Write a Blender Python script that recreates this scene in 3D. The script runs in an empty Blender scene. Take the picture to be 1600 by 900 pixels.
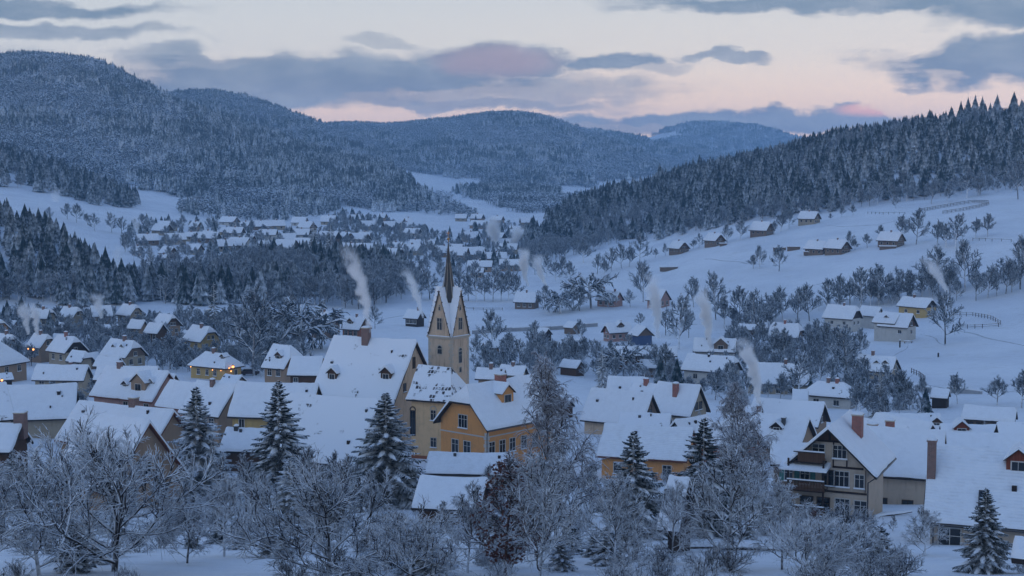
import bpy, math, random
import numpy as np
from mathutils import Vector, noise as mnoise

sc = bpy.context.scene
COL = sc.collection
rnd = random.Random(7)

# ------------------------------------------------------------------ camera
F = 2323.0                      # focal length in photo pixels (1600 wide)
HZ = 260.0                      # row of the true horizon in the photo
PITCH = math.atan((450 - HZ) / F)
ZC = 50.0                       # eye height above the valley floor datum
cam_d = bpy.data.cameras.new('camera')
cam = bpy.data.objects.new('camera', cam_d)
COL.objects.link(cam)
cam.location = (0, 0, ZC)
cam.rotation_euler = (math.pi / 2 - PITCH, 0, 0)
cam_d.sensor_width = 36
cam_d.lens = F / 1600 * 36
cam_d.clip_start = 0.5
cam_d.clip_end = 60000
sc.camera = cam

# ------------------------------------------------------------------ render
sc.view_settings.view_transform = 'Standard'
sc.view_settings.look = 'None'
sc.view_settings.exposure = 0.10
sc.view_settings.gamma = 1
cy = sc.cycles
cy.use_denoising = True
cy.max_bounces = 6
cy.diffuse_bounces = 2
cy.glossy_bounces = 1
cy.transmission_bounces = 2
cy.volume_bounces = 4
cy.transparent_max_bounces = 8
cy.use_adaptive_sampling = True
cy.adaptive_threshold = 0.02
cy.caustics_reflective = False
cy.caustics_refractive = False
cy.volume_step_rate = 1.0

# ------------------------------------------------------------------ node expression helper
class E:
    """wraps a socket (or number) so that shader maths can be written as plain expressions"""
    nt = None
    def __init__(s, v): s.v = v
    @staticmethod
    def m(op, *a, clamp=False):
        n = E.nt.nodes.new('ShaderNodeMath'); n.operation = op; n.use_clamp = clamp
        for i, x in enumerate(a):
            x = x.v if isinstance(x, E) else x
            if isinstance(x, (int, float)): n.inputs[i].default_value = x
            else: E.nt.links.new(x, n.inputs[i])
        return E(n.outputs[0])
    def __add__(a, b): return E.m('ADD', a, b)
    def __radd__(a, b): return E.m('ADD', b, a)
    def __sub__(a, b): return E.m('SUBTRACT', a, b)
    def __rsub__(a, b): return E.m('SUBTRACT', b, a)
    def __mul__(a, b): return E.m('MULTIPLY', a, b)
    def __rmul__(a, b): return E.m('MULTIPLY', b, a)
    def __truediv__(a, b): return E.m('DIVIDE', a, b)
    def __rtruediv__(a, b): return E.m('DIVIDE', b, a)
    def __pow__(a, b): return E.m('POWER', a, b)

def ss(x, a, b):                # smoothstep node
    n = E.nt.nodes.new('ShaderNodeMapRange'); n.interpolation_type = 'SMOOTHSTEP'
    E.nt.links.new(x.v, n.inputs[0]); n.inputs[1].default_value = a; n.inputs[2].default_value = b
    return E(n.outputs[0])

def mixc(f, a, b):
    n = E.nt.nodes.new('ShaderNodeMix'); n.data_type = 'RGBA'
    for s, x in ((n.inputs[0], f), (n.inputs[6], a), (n.inputs[7], b)):
        x = x.v if isinstance(x, E) else x
        if isinstance(x, (int, float)): s.default_value = x
        elif isinstance(x, tuple): s.default_value = (*x[:3], 1)
        else: E.nt.links.new(x, s)
    return E(n.outputs[2])

def noise(vec, scale, detail=4, rough=.5, dist=0, out=0):
    n = E.nt.nodes.new('ShaderNodeTexNoise')
    if vec is not None: E.nt.links.new(vec.v if isinstance(vec, E) else vec, n.inputs['Vector'])
    n.inputs['Scale'].default_value = scale; n.inputs['Detail'].default_value = detail
    n.inputs['Roughness'].default_value = rough; n.inputs['Distortion'].default_value = dist
    return E(n.outputs[out])

def comb(x, y, z):
    n = E.nt.nodes.new('ShaderNodeCombineXYZ')
    for i, v in enumerate((x, y, z)):
        v = v.v if isinstance(v, E) else v
        if isinstance(v, (int, float)): n.inputs[i].default_value = v
        else: E.nt.links.new(v, n.inputs[i])
    return E(n.outputs[0])

# ------------------------------------------------------------------ sky (dusk)
W = bpy.data.worlds.new('World'); sc.world = W; W.use_nodes = True
nt = W.node_tree; E.nt = nt
for n in list(nt.nodes): nt.nodes.remove(n)
tc = nt.nodes.new('ShaderNodeTexCoord')
sep = nt.nodes.new('ShaderNodeSeparateXYZ'); nt.links.new(tc.outputs['Generated'], sep.inputs[0])
X, Yy, Z = (E(sep.outputs[i]) for i in range(3))
hyp = E.m('SQRT', X * X + Yy * Yy)
az = E.m('ARCTAN2', X, Yy) * F            # azimuth and elevation, in units of 1/F
V = Z / E.m('MAXIMUM', hyp, 0.02) * F
# clear dusk sky: peach at the horizon, pale above it, deep blue overhead
c = mixc(ss(V, 30, 190), (2.15, 1.36, .84), (1.0, .955, .88))
c = mixc(ss(V, 110, 400), c, (.62, .72, .79))
c = mixc(ss(V, 380, 1800), c, (.155, .29, .575))
c = mixc(ss(V, 1500, 6000), c, (.11, .225, .52))
nwarm = ss(az, -900, 500) * (1 - ss(V, 60, 330)) * .4
c = mixc(nwarm, c, (1.5, 1.16, .78))
sky = nt.nodes.new('ShaderNodeTexSky'); sky.sky_type = 'NISHITA'; sky.sun_disc = False
sky.sun_elevation = math.radians(1.0); sky.sun_rotation = math.radians(20)
sky.dust_density = 1.0; sky.ozone_density = 3
vm = nt.nodes.new('ShaderNodeVectorMath'); vm.operation = 'SCALE'; vm.inputs['Scale'].default_value = .10
nt.links.new(sky.outputs[0], vm.inputs[0])
c = mixc(.12, c, E(vm.outputs[0]))
# clouds: soft streaked masses, their borders broken up by noise
vec = comb(az / 420.0, V / 150.0, 0.0)
n1 = noise(vec, 1.0, 7, .58, .3)
n2 = noise(comb(az / 150.0, V / 60.0, 3.7), 1.0, 5, .6)
n3 = noise(comb(az / 55.0, V / 26.0, 1.7), 1.0, 4, .6)
n4 = noise(comb(az / 330.0, V / 15.0, 4.2), 1.0, 4, .6)
wx = az + (noise(comb(az / 210.0, V / 110.0, 9.0), 1, 5, .6) - .5) * 260
wy = V + (noise(comb(az / 190.0, V / 120.0, 5.0), 1, 5, .6) - .5) * 95
cov = None
# px, py centre; half-width; half-height; strength
for (px, py, rx, ry, st) in [(90, 30, 215, 15, 1.0), (90, 68, 230, 11, .8), (540, 118, 330, 34, 1.0), (700, 140, 330, 22, .7),
        (590, 60, 70, 9, .45), (430, 148, 280, 30, .95), (765, 92, 120, 30, 1.15), (945, 98, 72, 13, 1.0), (1115, 99, 66, 7, .8), (640, 165, 300, 12, .8),
        (430, 96, 190, 12, .8), (1190, 188, 300, 17, 1.15), (1010, 200, 190, 15, .8), (1330, 8, 330, 20, 1.1), (1530, 38, 100, 26, 1.0),
        (1500, 108, 165, 30, 1.15), (1620, 120, 110, 26, 1.0), (1200, 14, 130, 9, .7), (1010, 112, 45, 8, .5),
        (-300, 120, 420, 34, 1.0), (1950, 60, 260, 34, 1.0), (-350, 20, 300, 22, 1.0), (2150, 170, 380, 18, .9)]:
    dx = (wx - (px - 800.0)) / rx; dy = (wy - (260.0 - py)) / ry
    d = 1 - (dx * dx + dy * dy)
    e = ss(d + (n2 - .5) * 1.3 + (n3 - .5) * .8 + (n4 - .5) * 1.1, -.75, .65) * st
    cov = e if cov is None else E.m('MAXIMUM', cov, e)
front = ss(Yy, .15, .5)
cov = cov * front * ss(n1 * .5 + n2 * .5, .20, .44)
gen = ss(n1, .52, .70) * .75 * (1 - front + front * ss(V, 270, 420))
cov = E.m('MAXIMUM', cov, gen)
cov = E.m('MINIMUM', cov, .93)
cc = mixc(ss(V, 40, 320), (.20, .25, .34), (.19, .275, .36))
cc = mixc(ss(n2, .35, .7), cc, (.37, .42, .48))
# two clouds still catch the afterglow
def glow(px, py, rx, ry):
    dx = (wx - (px - 800.0)) / rx; dy = (V - (260.0 - py)) / ry
    return ss(1 - (dx * dx + dy * dy), -.6, .9)
cc = mixc(glow(775, 96, 95, 26) * .42, cc, (.72, .42, .42))
cc = mixc(glow(1385, 174, 90, 11) * .8, cc, (1.7, .75, .50))
c = mixc(cov, c, cc)
bg = nt.nodes.new('ShaderNodeBackground'); bg.inputs['Strength'].default_value = .95
nt.links.new(c.v, bg.inputs[0])
wo = nt.nodes.new('ShaderNodeOutputWorld'); nt.links.new(bg.outputs[0], wo.inputs[0])
W.cycles.sampling_method = 'MANUAL'; W.cycles.sample_map_resolution = 1024

# added weak, soft blue fill lamp to shape the roofs after sunset
sl = bpy.data.lights.new('fill_light', 'SUN'); sl.energy = .36; sl.angle = math.radians(40); sl.color = (.62, .76, 1.0)
fill_light = bpy.data.objects.new('fill_light', sl); COL.objects.link(fill_light)
fill_light.rotation_euler = (math.radians(48), 0, math.radians(-38))

# ------------------------------------------------------------------ image <-> world
cp, sp_ = math.cos(PITCH), math.sin(PITCH)
def ray(px, py):
    xr = (px - 800) / F; yr = (450 - py) / F
    return Vector((xr, cp + yr * sp_, -sp_ + yr * cp))
def at(px, py, Y):
    d = ray(px, py); t = Y / d.y
    return Vector((d.x * t, Y, ZC + d.z * t))
def proj(x, y, z):
    zz = z - ZC
    f = y * cp - zz * sp_; u = y * sp_ + zz * cp
    return 800 + F * x / f, 450 - F * u / f

# ------------------------------------------------------------------ terrain
TPX = np.array([-700, 0, 200, 400, 600, 800, 1000, 1200, 1400, 1600, 2300], float)
TY = np.array([0, 40, 90, 120, 160, 200, 260, 330, 430, 550, 700, 900, 1200, 1600, 2200, 3200, 5000], float)
# terrain height relative to the eye; rows follow TY, columns follow TPX
TZ = np.array([
    [-3] * 11, [-13.5] * 11,
    [-24.3] * 11,
    [-30, -30, -30, -30, -30, -30, -30, -30, -30, -30, -29],
    [-35, -36, -36, -36, -36, -36, -36, -36, -36, -35.5, -34],
    [-38, -39, -39.5, -39.5, -40, -40, -40, -40, -40, -39, -37],
    [-42, -43, -43.5, -43.5, -43.5, -44, -44, -44, -44, -43, -40],
    [-45, -46.5, -46.5, -46.5, -46.5, -47, -48, -48, -47.5, -46, -41],
    [-42, -48, -48.5, -48.5, -48.5, -49, -49, -49, -48, -42.5, -32],
    [-36, -46, -48, -48.5, -49, -49.5, -47.5, -40, -32, -24.5, -8],
    [-20, -38, -43, -46, -49, -50.5, -43.5, -29, -19.5, -13.5, 8],
    [0, -22, -34, -40, -47, -50, -41, -24, -8, 3, 30],
    [20, -6, -26, -40, -45.5, -46, -40, -22, 0, 10, 40],
    [40, 10, -15, -35, -39, -41, -40, -30, -10, 0, 40],
    [60, 30, 0, -30, -33, -34, -36, -30, -20, 0, 40],
    [60, 40, 10, -20, -30, -30, -30, -30, -20, 0, 40],
    [60, 40, 10, -20, -30, -30, -30, -30, -20, 0, 40]], float)
LY = np.log(TY + 60)

def smooth_interp(xs, ys, x):
    """piecewise cubic (Catmull-Rom with monotone-ish slopes)"""
    xs = np.asarray(xs, float); ys = np.asarray(ys, float)
    d = np.diff(ys) / np.diff(xs); m = np.empty_like(ys)
    m[1:-1] = np.where(d[:-1] * d[1:] > 0, 2 * d[:-1] * d[1:] / (d[:-1] + d[1:] + 1e-12), 0)
    m[0] = d[0]; m[-1] = d[-1]
    x = np.clip(x, xs[0], xs[-1]); i = np.clip(np.searchsorted(xs, x) - 1, 0, len(xs) - 2)
    h = xs[i + 1] - xs[i]; t = (x - xs[i]) / h
    return ((2*t**3 - 3*t**2 + 1) * ys[i] + (t**3 - 2*t**2 + t) * h * m[i]
            + (-2*t**3 + 3*t**2) * ys[i + 1] + (t**3 - t**2) * h * m[i + 1])

def base_rel(P, Y):
    P = np.atleast_1d(P).astype(float); Y = np.atleast_1d(Y).astype(float)
    cols = np.stack([smooth_interp(LY, TZ[:, j], np.log(np.maximum(Y, 0) + 60)) for j in range(len(TPX))], -1)
    P = np.clip(P, TPX[0], TPX[-1]); i = np.clip(np.searchsorted(TPX, P) - 1, 0, len(TPX) - 2)
    t = (P - TPX[i]) / (TPX[i + 1] - TPX[i]); t = t * t * (3 - 2 * t) * .5 + t * .5
    r = np.arange(len(P))
    return cols[r, i] * (1 - t) + cols[r, i + 1] * t

# hills: columns of (px, py of the bare crest, distance of the crest, distance of the foot)
HILLS = {
 'spur_west': [(-700, 240, 620, 480), (-200, 305, 620, 490), (0, 338, 610, 500), (60, 366, 600, 505), (120, 402, 580, 505), (170, 432, 560, 505), (210, 462, 545, 505), (260, 500, 540, 505), (330, 520, 540, 505)],
 'spruce_spur': [(-700, 120, 1400, 1050), (-200, 185, 1350, 1020), (0, 238, 1300, 1010), (100, 270, 1270, 1010), (200, 308, 1230, 1020), (280, 336, 1180, 1030), (340, 360, 1150, 1040), (420, 400, 1100, 1040)],
 'north_west': [(-700, 66, 2500, 1450), (-200, 72, 2500, 1420), (0, 92, 2450, 1400), (60, 90, 2400, 1400), (130, 101, 2380, 1380), (200, 134, 2330, 1360), (250, 159, 2300, 1350), (300, 173, 2250, 1340), (400, 206, 2150, 1330), (470, 232, 2080, 1340), (560, 252, 1980, 1360), (620, 276, 1900, 1400), (655, 306, 1850, 1440), (700, 328, 1780, 1480), (760, 350, 1750, 1500), (830, 400, 1750, 1500)],
 'second_ridge': [(100, 170, 3000, 2000), (250, 156, 3000, 2000), (330, 154, 3000, 2000), (400, 167, 3000, 2050), (470, 187, 2980, 2100), (520, 203, 2950, 2100), (600, 232, 2900, 2100), (700, 270, 2800, 2100), (760, 298, 2750, 2100), (830, 330, 2700, 2100), (880, 360, 2700, 2100)],
 'centre_hill': [(300, 260, 3700, 2600), (430, 230, 3700, 2600), (530, 198, 3700, 2500), (600, 201, 3700, 2400), (650, 197, 3700, 2350), (720, 189, 3700, 2300), (780, 180, 3650, 2250), (830, 182, 3650, 2250), (880, 196, 3600, 2250), (920, 211, 3550, 2300), (980, 233, 3450, 2350), (1040, 263, 3300, 2350), (1090, 300, 3200, 2350), (1150, 330, 3200, 2350)],
 'north_east': [(780, 230, 4400, 3200), (870, 210, 4400, 3200), (910, 205, 4400, 3200), (950, 210, 4400, 3200), (1010, 221, 4350, 3200), (1060, 231, 4300, 3200), (1150, 250, 4200, 3200), (1250, 275, 4100, 3200), (1400, 300, 4000, 3200)],
 'far_peak': [(700, 240, 5600, 4300), (980, 222, 5600, 4300), (1010, 216, 5600, 4300), (1050, 202, 5600, 4300), (1100, 193, 5600, 4300), (1160, 196, 5600, 4300), (1240, 216, 5600, 4300), (1320, 230, 5600, 4300), (1500, 238, 5600, 4300), (2300, 215, 5600, 4300)],
 'east_forest': [(770, 392, 1000, 880), (830, 362, 1050, 870), (880, 332, 1100, 865), (960, 303, 1150, 850), (1060, 278, 1180, 800), (1130, 262, 1180, 770), (1200, 247, 1150, 750), (1300, 222, 1120, 740), (1400, 208, 1080, 740), (1480, 195, 1040, 745), (1550, 184, 1020, 750), (1620, 178, 1010, 750), (2300, 120, 1000, 750)],
}
HN = {k: np.array(v, float) for k, v in HILLS.items()}

def hash2(ix, iy, s):
    h = np.sin(ix * 127.1 + iy * 311.7 + s * 74.7) * 43758.5453
    return h - np.floor(h)
def vnoise(x, y, s=0):
    ix, iy = np.floor(x), np.floor(y); fx, fy = x - ix, y - iy
    fx = fx * fx * (3 - 2 * fx); fy = fy * fy * (3 - 2 * fy)
    a, b, c_, d = hash2(ix, iy, s), hash2(ix + 1, iy, s), hash2(ix, iy + 1, s), hash2(ix + 1, iy + 1, s)
    return (a + (b - a) * fx) * (1 - fy) + (c_ + (d - c_) * fx) * fy - .5
def fbm(x, y, s=0, o=4):
    r = 0; a = 1
    for k in range(o):
        r = r + a * vnoise(x * 2**k, y * 2**k, s + k); a *= .5
    return r

def hill_rel(name, P, Y, b):
    h = HN[name]
    pyc = smooth_interp(h[:, 0], h[:, 1], P); Yc = smooth_interp(h[:, 0], h[:, 2], P); Yf = smooth_interp(h[:, 0], h[:, 3], P)
    yr = (450 - pyc) / F
    zc = Yc * (-sp_ + yr * cp) / (cp + yr * sp_)
    t = np.clip((Y - Yf) / (Yc - Yf), 0, 1)
    S = .55 * t + .45 * np.sin(t * math.pi / 2)
    z = b + (zc - b) * S
    x = (P - 800) / F * Y
    w = Yc - Yf
    rel = fbm(x / (w * .28), Y / (w * .5), hash(len(name)) % 7, 4)
    z = z + rel * np.maximum(zc - b, 0) * .34 * np.sin(t * math.pi) 
    z = np.where(Y > Yc, zc - (Y - Yc) * .35 - ((Y - Yc) / w) ** 2 * 10, z)
    return np.where(Y < Yf, -1e4, z)

def terrain(x, y):
    """absolute ground height at world x, y (arrays)"""
    x = np.atleast_1d(np.asarray(x, float)); y = np.atleast_1d(np.asarray(y, float))
    P = 800 + F * x / np.maximum(y, 90)
    b = base_rel(P, y)
    Pc = np.clip(P, -700, 2300)
    z = b.copy()
    for k in HN: z = np.maximum(z, hill_rel(k, Pc, y, b))
    z = z + fbm(x / 60, y / 60, 3, 3) * np.clip((y - 60) / 300, 0, 1) * 1.6
    return z + ZC

def gz(x, y): return float(terrain(x, y)[0])

def hit(px, py, y0=70, y1=6500):
    """first terrain point seen at a photo pixel"""
    d = ray(px, py)
    Y = np.exp(np.linspace(math.log(y0), math.log(y1), 1400)); t = Y / d.y
    g = terrain(d.x * t, Y); zz = ZC + d.z * t
    i = np.argmax(zz < g)
    if not (zz < g).any(): return None
    a, b_ = (zz - g)[i - 1], (zz - g)[i]; k = a / (a - b_) if i > 0 else 0
    yy = Y[i - 1] + (Y[i] - Y[i - 1]) * k if i > 0 else Y[0]
    tt = yy / d.y
    return Vector((d.x * tt, yy, gz(d.x * tt, yy)))

# ------------------------------------------------------------------ materials
MATS = {}
def newmat(name):
    m = bpy.data.materials.new(name); m.use_nodes = True; MATS[name] = m
    nt = m.node_tree; E.nt = nt
    b = nt.nodes['Principled BSDF']; b.inputs['Roughness'].default_value = .8
    b.inputs['Specular IOR Level'].default_value = .25
    tc = nt.nodes.new('ShaderNodeTexCoord'); ge = nt.nodes.new('ShaderNodeNewGeometry')
    return m, nt, b, E(tc.outputs['Object']), ge
def bump(nt, b, h, strength=.5, dist=.1):
    n = nt.nodes.new('ShaderNodeBump'); n.inputs['Strength'].default_value = strength; n.inputs['Distance'].default_value = dist
    nt.links.new(h.v, n.inputs['Height']); nt.links.new(n.outputs[0], b.inputs['Normal'])
def setc(nt, b, c_):
    if isinstance(c_, tuple): b.inputs['Base Color'].default_value = (*c_, 1)
    else: nt.links.new(c_.v, b.inputs['Base Color'])

SNOW = (.80, .84, .90)
def m_ground():
    m, nt, b, o, ge = newmat('snow_ground')
    pos = E(ge.outputs['Position'])
    a = noise(pos, .035, 5, .6); f = noise(pos, .6, 5, .6)
    sepn = nt.nodes.new('ShaderNodeSeparateXYZ'); nt.links.new(ge.outputs['Position'], sepn.inputs[0])
    # old footpaths and furrows, faint
    wv = noise(comb(E(sepn.outputs[0]) / 30, E(sepn.outputs[1]) / 9, 0.0), 1.0, 3, .5, 1.2)
    tr = ss(E.m('ABSOLUTE', wv - .5), .012, .0) * .22
    c_ = mixc(ss(a, .3, .75), SNOW, (.68, .72, .79))
    c_ = mixc(ss(noise(pos, .12, 6, .7), .56, .70) * .28, c_, (.46, .46, .44))
    c_ = mixc(tr, c_, (.42, .44, .44))
    c_ = mixc(ss(f, .66, .78) * .35, c_, (.38, .38, .36))
    setc(nt, b, c_); bump(nt, b, f + a * 3, .55, .35)
    return m
def m_snow(name='snow', scale=1.3, rows=None, col=SNOW):
    m, nt, b, o, ge = newmat(name)
    f = noise(o, scale, 5, .6); g = noise(o, scale * 7, 3, .6)
    c_ = mixc(ss(f, .3, .8), col, tuple(x * .93 for x in col))
    h = f + g * .3
    if rows:                                   # courses of tiles telegraph through a thin cover
        w = nt.nodes.new('ShaderNodeTexWave'); w.wave_type = 'BANDS'; w.bands_direction = 'Y'
        w.inputs['Scale'].default_value = rows; w.inputs['Distortion'].default_value = .6; w.inputs['Detail'].default_value = 2
        nt.links.new(o.v, w.inputs['Vector'])
        wv = E(w.outputs['Fac']); h = h * .6 + wv * .55
        c_ = mixc(ss(wv, .25, .02) * ss(f, .45, .65) * .25, c_, (.40, .40, .42))
    setc(nt, b, c_); bump(nt, b, h, .5, .12)
    return m
def m_tiles(name, snow_amt=.5):                # snow with dark tiles showing through
    m, nt, b, o, ge = newmat(name)
    w = nt.nodes.new('ShaderNodeTexBrick'); nt.links.new(o.v, w.inputs['Vector'])
    w.inputs['Scale'].default_value = 1; w.inputs['Brick Width'].default_value = .5; w.inputs['Row Height'].default_value = .42
    w.inputs['Mortar Size'].default_value = .05
    w.inputs['Color1'].default_value = (0, 0, 0, 1); w.inputs['Color2'].default_value = (1, 1, 1, 1)
    pat = noise(o, .55, 3, .5); fine = noise(o, 5, 3, .6)
    bare = ss(pat, snow_amt, snow_amt + .10)
    rb = nt.nodes.new('ShaderNodeSeparateColor'); nt.links.new(w.outputs['Color'], rb.inputs[0])
    k = ss(E(rb.outputs[0]) + (fine - .5) * .6, .35, .55) * bare
    setc(nt, b, mixc(k, SNOW, (.05, .045, .05))); bump(nt, b, k * -1.0 + fine * .2, .6, .08)
    return m
def m_plaster(name, col, dirt=.35):
    m, nt, b, o, ge = newmat(name)
    a = noise(o, .7, 5, .62); f = noise(o, 9, 3, .6)
    sx = nt.nodes.new('ShaderNodeSeparateXYZ'); nt.links.new(o.v, sx.inputs[0])
    st = noise(comb(E(sx.outputs[0]) * 2.5, E(sx.outputs[1]) * 2.5, E(sx.outputs[2]) * .3), 1, 4, .6)
    c_ = mixc(ss(a, .45, .75) * dirt, col, tuple(x * .55 for x in col))
    c_ = mixc(ss(st, .5, .8) * dirt * 1.7, c_, tuple(x * .45 + .03 for x in col))
    c_ = mixc(ss(f + a * .4, .80, .95) * .5, c_, (.42, .40, .36))
    setc(nt, b, c_); b.inputs['Roughness'].default_value = .9; bump(nt, b, f + a, .35, .03)
    return m
def m_wood(name, col, plank=.22):
    m, nt, b, o, ge = newmat(name)
    sx = nt.nodes.new('ShaderNodeSeparateXYZ'); nt.links.new(o.v, sx.inputs[0])
    x, y, z = (E(sx.outputs[i]) for i in range(3))
    g = noise(comb(x * 8, y * 8, z * .8), 1, 4, .6)
    fr = E.m('FRACT', (x + y) / plank)
    gap = ss(E.m('ABSOLUTE', fr - .5), .44, .49)
    c_ = mixc(g, tuple(v * .6 for v in col), tuple(v * 1.3 for v in col))
    c_ = mixc(gap * .8, c_, tuple(v * .25 for v in col))
    setc(nt, b, c_); bump(nt, b, g * .4 - gap, .5, .03)
    return m
def m_brick(name, col, mort=(.3, .28, .27)):
    m, nt, b, o, ge = newmat(name)
    sx = nt.nodes.new('ShaderNodeSeparateXYZ'); nt.links.new(o.v, sx.inputs[0])
    w = nt.nodes.new('ShaderNodeTexBrick'); nt.links.new(comb(E(sx.outputs[0]) + E(sx.outputs[1]), E(sx.outputs[2]), 0.0).v, w.inputs['Vector'])
    w.inputs['Scale'].default_value = 1; w.inputs['Brick Width'].default_value = .26; w.inputs['Row Height'].default_value = .085
    w.inputs['Mortar Size'].default_value = .012
    w.inputs['Color1'].default_value = (*col, 1); w.inputs['Color2'].default_value = (*(v * .6 for v in col), 1); w.inputs['Mortar'].default_value = (*mort, 1)
    f = noise(o, 3, 4, .6)
    setc(nt, b, mixc(ss(f, .5, .8) * .5, E(w.outputs['Color']), (.12, .09, .09))); bump(nt, b, E(w.outputs['Fac']) * -1, .5, .02)
    return m
def m_flat(name, col, rough=.7, spec=.3, metal=0):
    m, nt, b, o, ge = newmat(name)
    f = noise(o, 6, 3, .6)
    setc(nt, b, mixc(f, tuple(v * .8 for v in col), tuple(v * 1.15 for v in col)))
    b.inputs['Roughness'].default_value = rough; b.inputs['Specular IOR Level'].default_value = spec; b.inputs['Metallic'].default_value = metal
    return m
def m_frost(name, dark, lo, hi, nscale=2.0, nmix=.35, snow=(.74, .79, .87), vary=.25, frost=0.0):
    """bark or needles with snow lying on whatever faces up"""
    m, nt, b, o, ge = newmat(name)
    sx = nt.nodes.new('ShaderNodeSeparateXYZ'); nt.links.new(ge.outputs['Normal'], sx.inputs[0])
    n = noise(o, nscale, 3, .6)
    oi = nt.nodes.new('ShaderNodeObjectInfo'); rr = E(oi.outputs['Random'])
    k = ss(E(sx.outputs[2]) + (n - .5) * 2 * nmix + (rr - .5) * vary, lo, hi)
    if frost: k = E.m('MAXIMUM', k, ss(n, .35, .7) * frost)
    d = mixc(n, tuple(v * .7 for v in dark), tuple(v * 1.5 for v in dark))
    setc(nt, b, mixc(k, d, snow)); b.inputs['Roughness'].default_value = .85
    return m

M_ground = m_ground(); M_snow = m_snow(); M_snowrow = m_snow('snow_on_tiles', 1.3, rows=1.45); M_tile = m_tiles('snowy_tiles', .50); M_tilefew = m_tiles('snowy_tiles_few', .62)
M_bark = m_frost('snowy_bark', (.028, .022, .020), -.22, .22, 1.3, .3, snow=(.80, .84, .90))
M_barkred = m_frost('snowy_bark_brown', (.06, .035, .028), .1, .5, 1.3, .3)
M_twig = m_frost('snowy_twigs', (.026, .021, .022), -.22, .22, .9, .4, snow=(.80, .84, .90))
M_birch = m_frost('birch_twigs', (.075, .06, .065), .05, .7, .9, .4, frost=.15)
M_hoar = m_frost('hoar_twigs', (.030, .050, .068), -.30, .8, .5, .7, snow=(.66, .74, .84), frost=.14)
M_twigd = m_frost('shaded_shrub_twigs', (.022, .018, .020), -.02, .42, .9, .4, snow=(.78, .82, .88))  # darker twig copy with less snow, thicket shade put into its colour
M_needle = m_frost('snowy_needles', (.012, .024, .023), .55, 1.1, 1.4, .5)
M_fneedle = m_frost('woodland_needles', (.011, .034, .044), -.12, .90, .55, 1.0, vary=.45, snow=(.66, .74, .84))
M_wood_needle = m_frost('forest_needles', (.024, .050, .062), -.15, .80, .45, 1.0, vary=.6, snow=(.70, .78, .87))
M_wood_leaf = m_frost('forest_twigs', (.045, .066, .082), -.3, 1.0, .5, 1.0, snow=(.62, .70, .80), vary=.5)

# ------------------------------------------------------------------ mesh building
class MB:
    def __init__(s): s.v = []; s.f = []; s.m = []; s.n = 0; s.mats = []
    def mat(s, m):
        if m not in s.mats: s.mats.append(m)
        return s.mats.index(m)
    def add(s, vs, fs, m=None):
        k = s.mat(m) if m is not None else 0
        s.v.extend(vs); s.f.extend([tuple(i + s.n for i in f) for f in fs]); s.m.extend([k] * len(fs)); s.n += len(vs)
    def box(s, x0, x1, y0, y1, z0, z1, m=None):
        s.add([(x0, y0, z0), (x1, y0, z0), (x1, y1, z0), (x0, y1, z0), (x0, y0, z1), (x1, y0, z1), (x1, y1, z1), (x0, y1, z1)],
              [(0, 3, 2, 1), (4, 5, 6, 7), (0, 1, 5, 4), (1, 2, 6, 5), (2, 3, 7, 6), (3, 0, 4, 7)], m)
    def tube(s, pts, rad, n=4, m=None, cap=True):
        vs = []; fs = []
        up = None
        for i, p in enumerate(pts):
            a = pts[max(i - 1, 0)]; b = pts[min(i + 1, len(pts) - 1)]
            d = (b[0] - a[0], b[1] - a[1], b[2] - a[2]); l = math.sqrt(d[0]**2 + d[1]**2 + d[2]**2) or 1
            d = (d[0] / l, d[1] / l, d[2] / l)
            if abs(d[2]) < .93: q = (d[1], -d[0], 0)
            else: q = (1 - d[0]**2, -d[0] * d[1], -d[0] * d[2])
            l = math.sqrt(q[0]**2 + q[1]**2 + q[2]**2) or 1; q = (q[0] / l, q[1] / l, q[2] / l)
            w = (q[1] * d[2] - q[2] * d[1], q[2] * d[0] - q[0] * d[2], q[0] * d[1] - q[1] * d[0])
            r = rad[i]
            for k in range(n):
                t = math.tau * k / n + math.pi / 2; c_, s_ = math.cos(t) * r, math.sin(t) * r
                vs.append((p[0] + q[0] * c_ + w[0] * s_, p[1] + q[1] * c_ + w[1] * s_, p[2] + q[2] * c_ + w[2] * s_))
            if i:
                o = (i - 1) * n
                for k in range(n):
                    k2 = (k + 1) % n
                    fs.append((o + k, o + k2, o + n + k2, o + n + k))
        if cap: fs.append(tuple(range(len(vs) - n, len(vs))))
        s.add(vs, fs, m)
    def mesh(s, name, m=None, smooth=False):
        me = bpy.data.meshes.new(name); me.from_pydata(s.v, [], s.f)
        for x in ([m] if m is not None else s.mats): me.materials.append(x)
        if m is None: me.polygons.foreach_set('material_index', s.m)
        if smooth: me.polygons.foreach_set('use_smooth', [True] * len(s.f))
        me.update(); return me
    def build(s, name, m=None, parent=None, smooth=False):
        return obj(name, s.mesh(name, m, smooth), parent)
def obj(name, me, parent=None):
    o = bpy.data.objects.new(name, me); COL.objects.link(o)
    if parent is not None: o.parent = parent
    return o
def empty(name, loc=(0, 0, 0), rz=0):
    o = bpy.data.objects.new(name, None); COL.objects.link(o); o.location = loc; o.rotation_euler.z = rz
    o.empty_display_size = .2; return o
def tag(o, label=None, cat=None, group=None, kind=None):
    if label: o['label'] = label
    if cat: o['category'] = cat
    if group: o['group'] = group
    if kind: o['kind'] = kind
    return o
def copy_tree(o, parent=None):
    c_ = o.copy(); COL.objects.link(c_)
    if parent is not None: c_.parent = parent
    for ch in KIDS.get(o.name, []) or o.children: copy_tree(ch, c_)
    return c_
KIDS = {}

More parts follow.
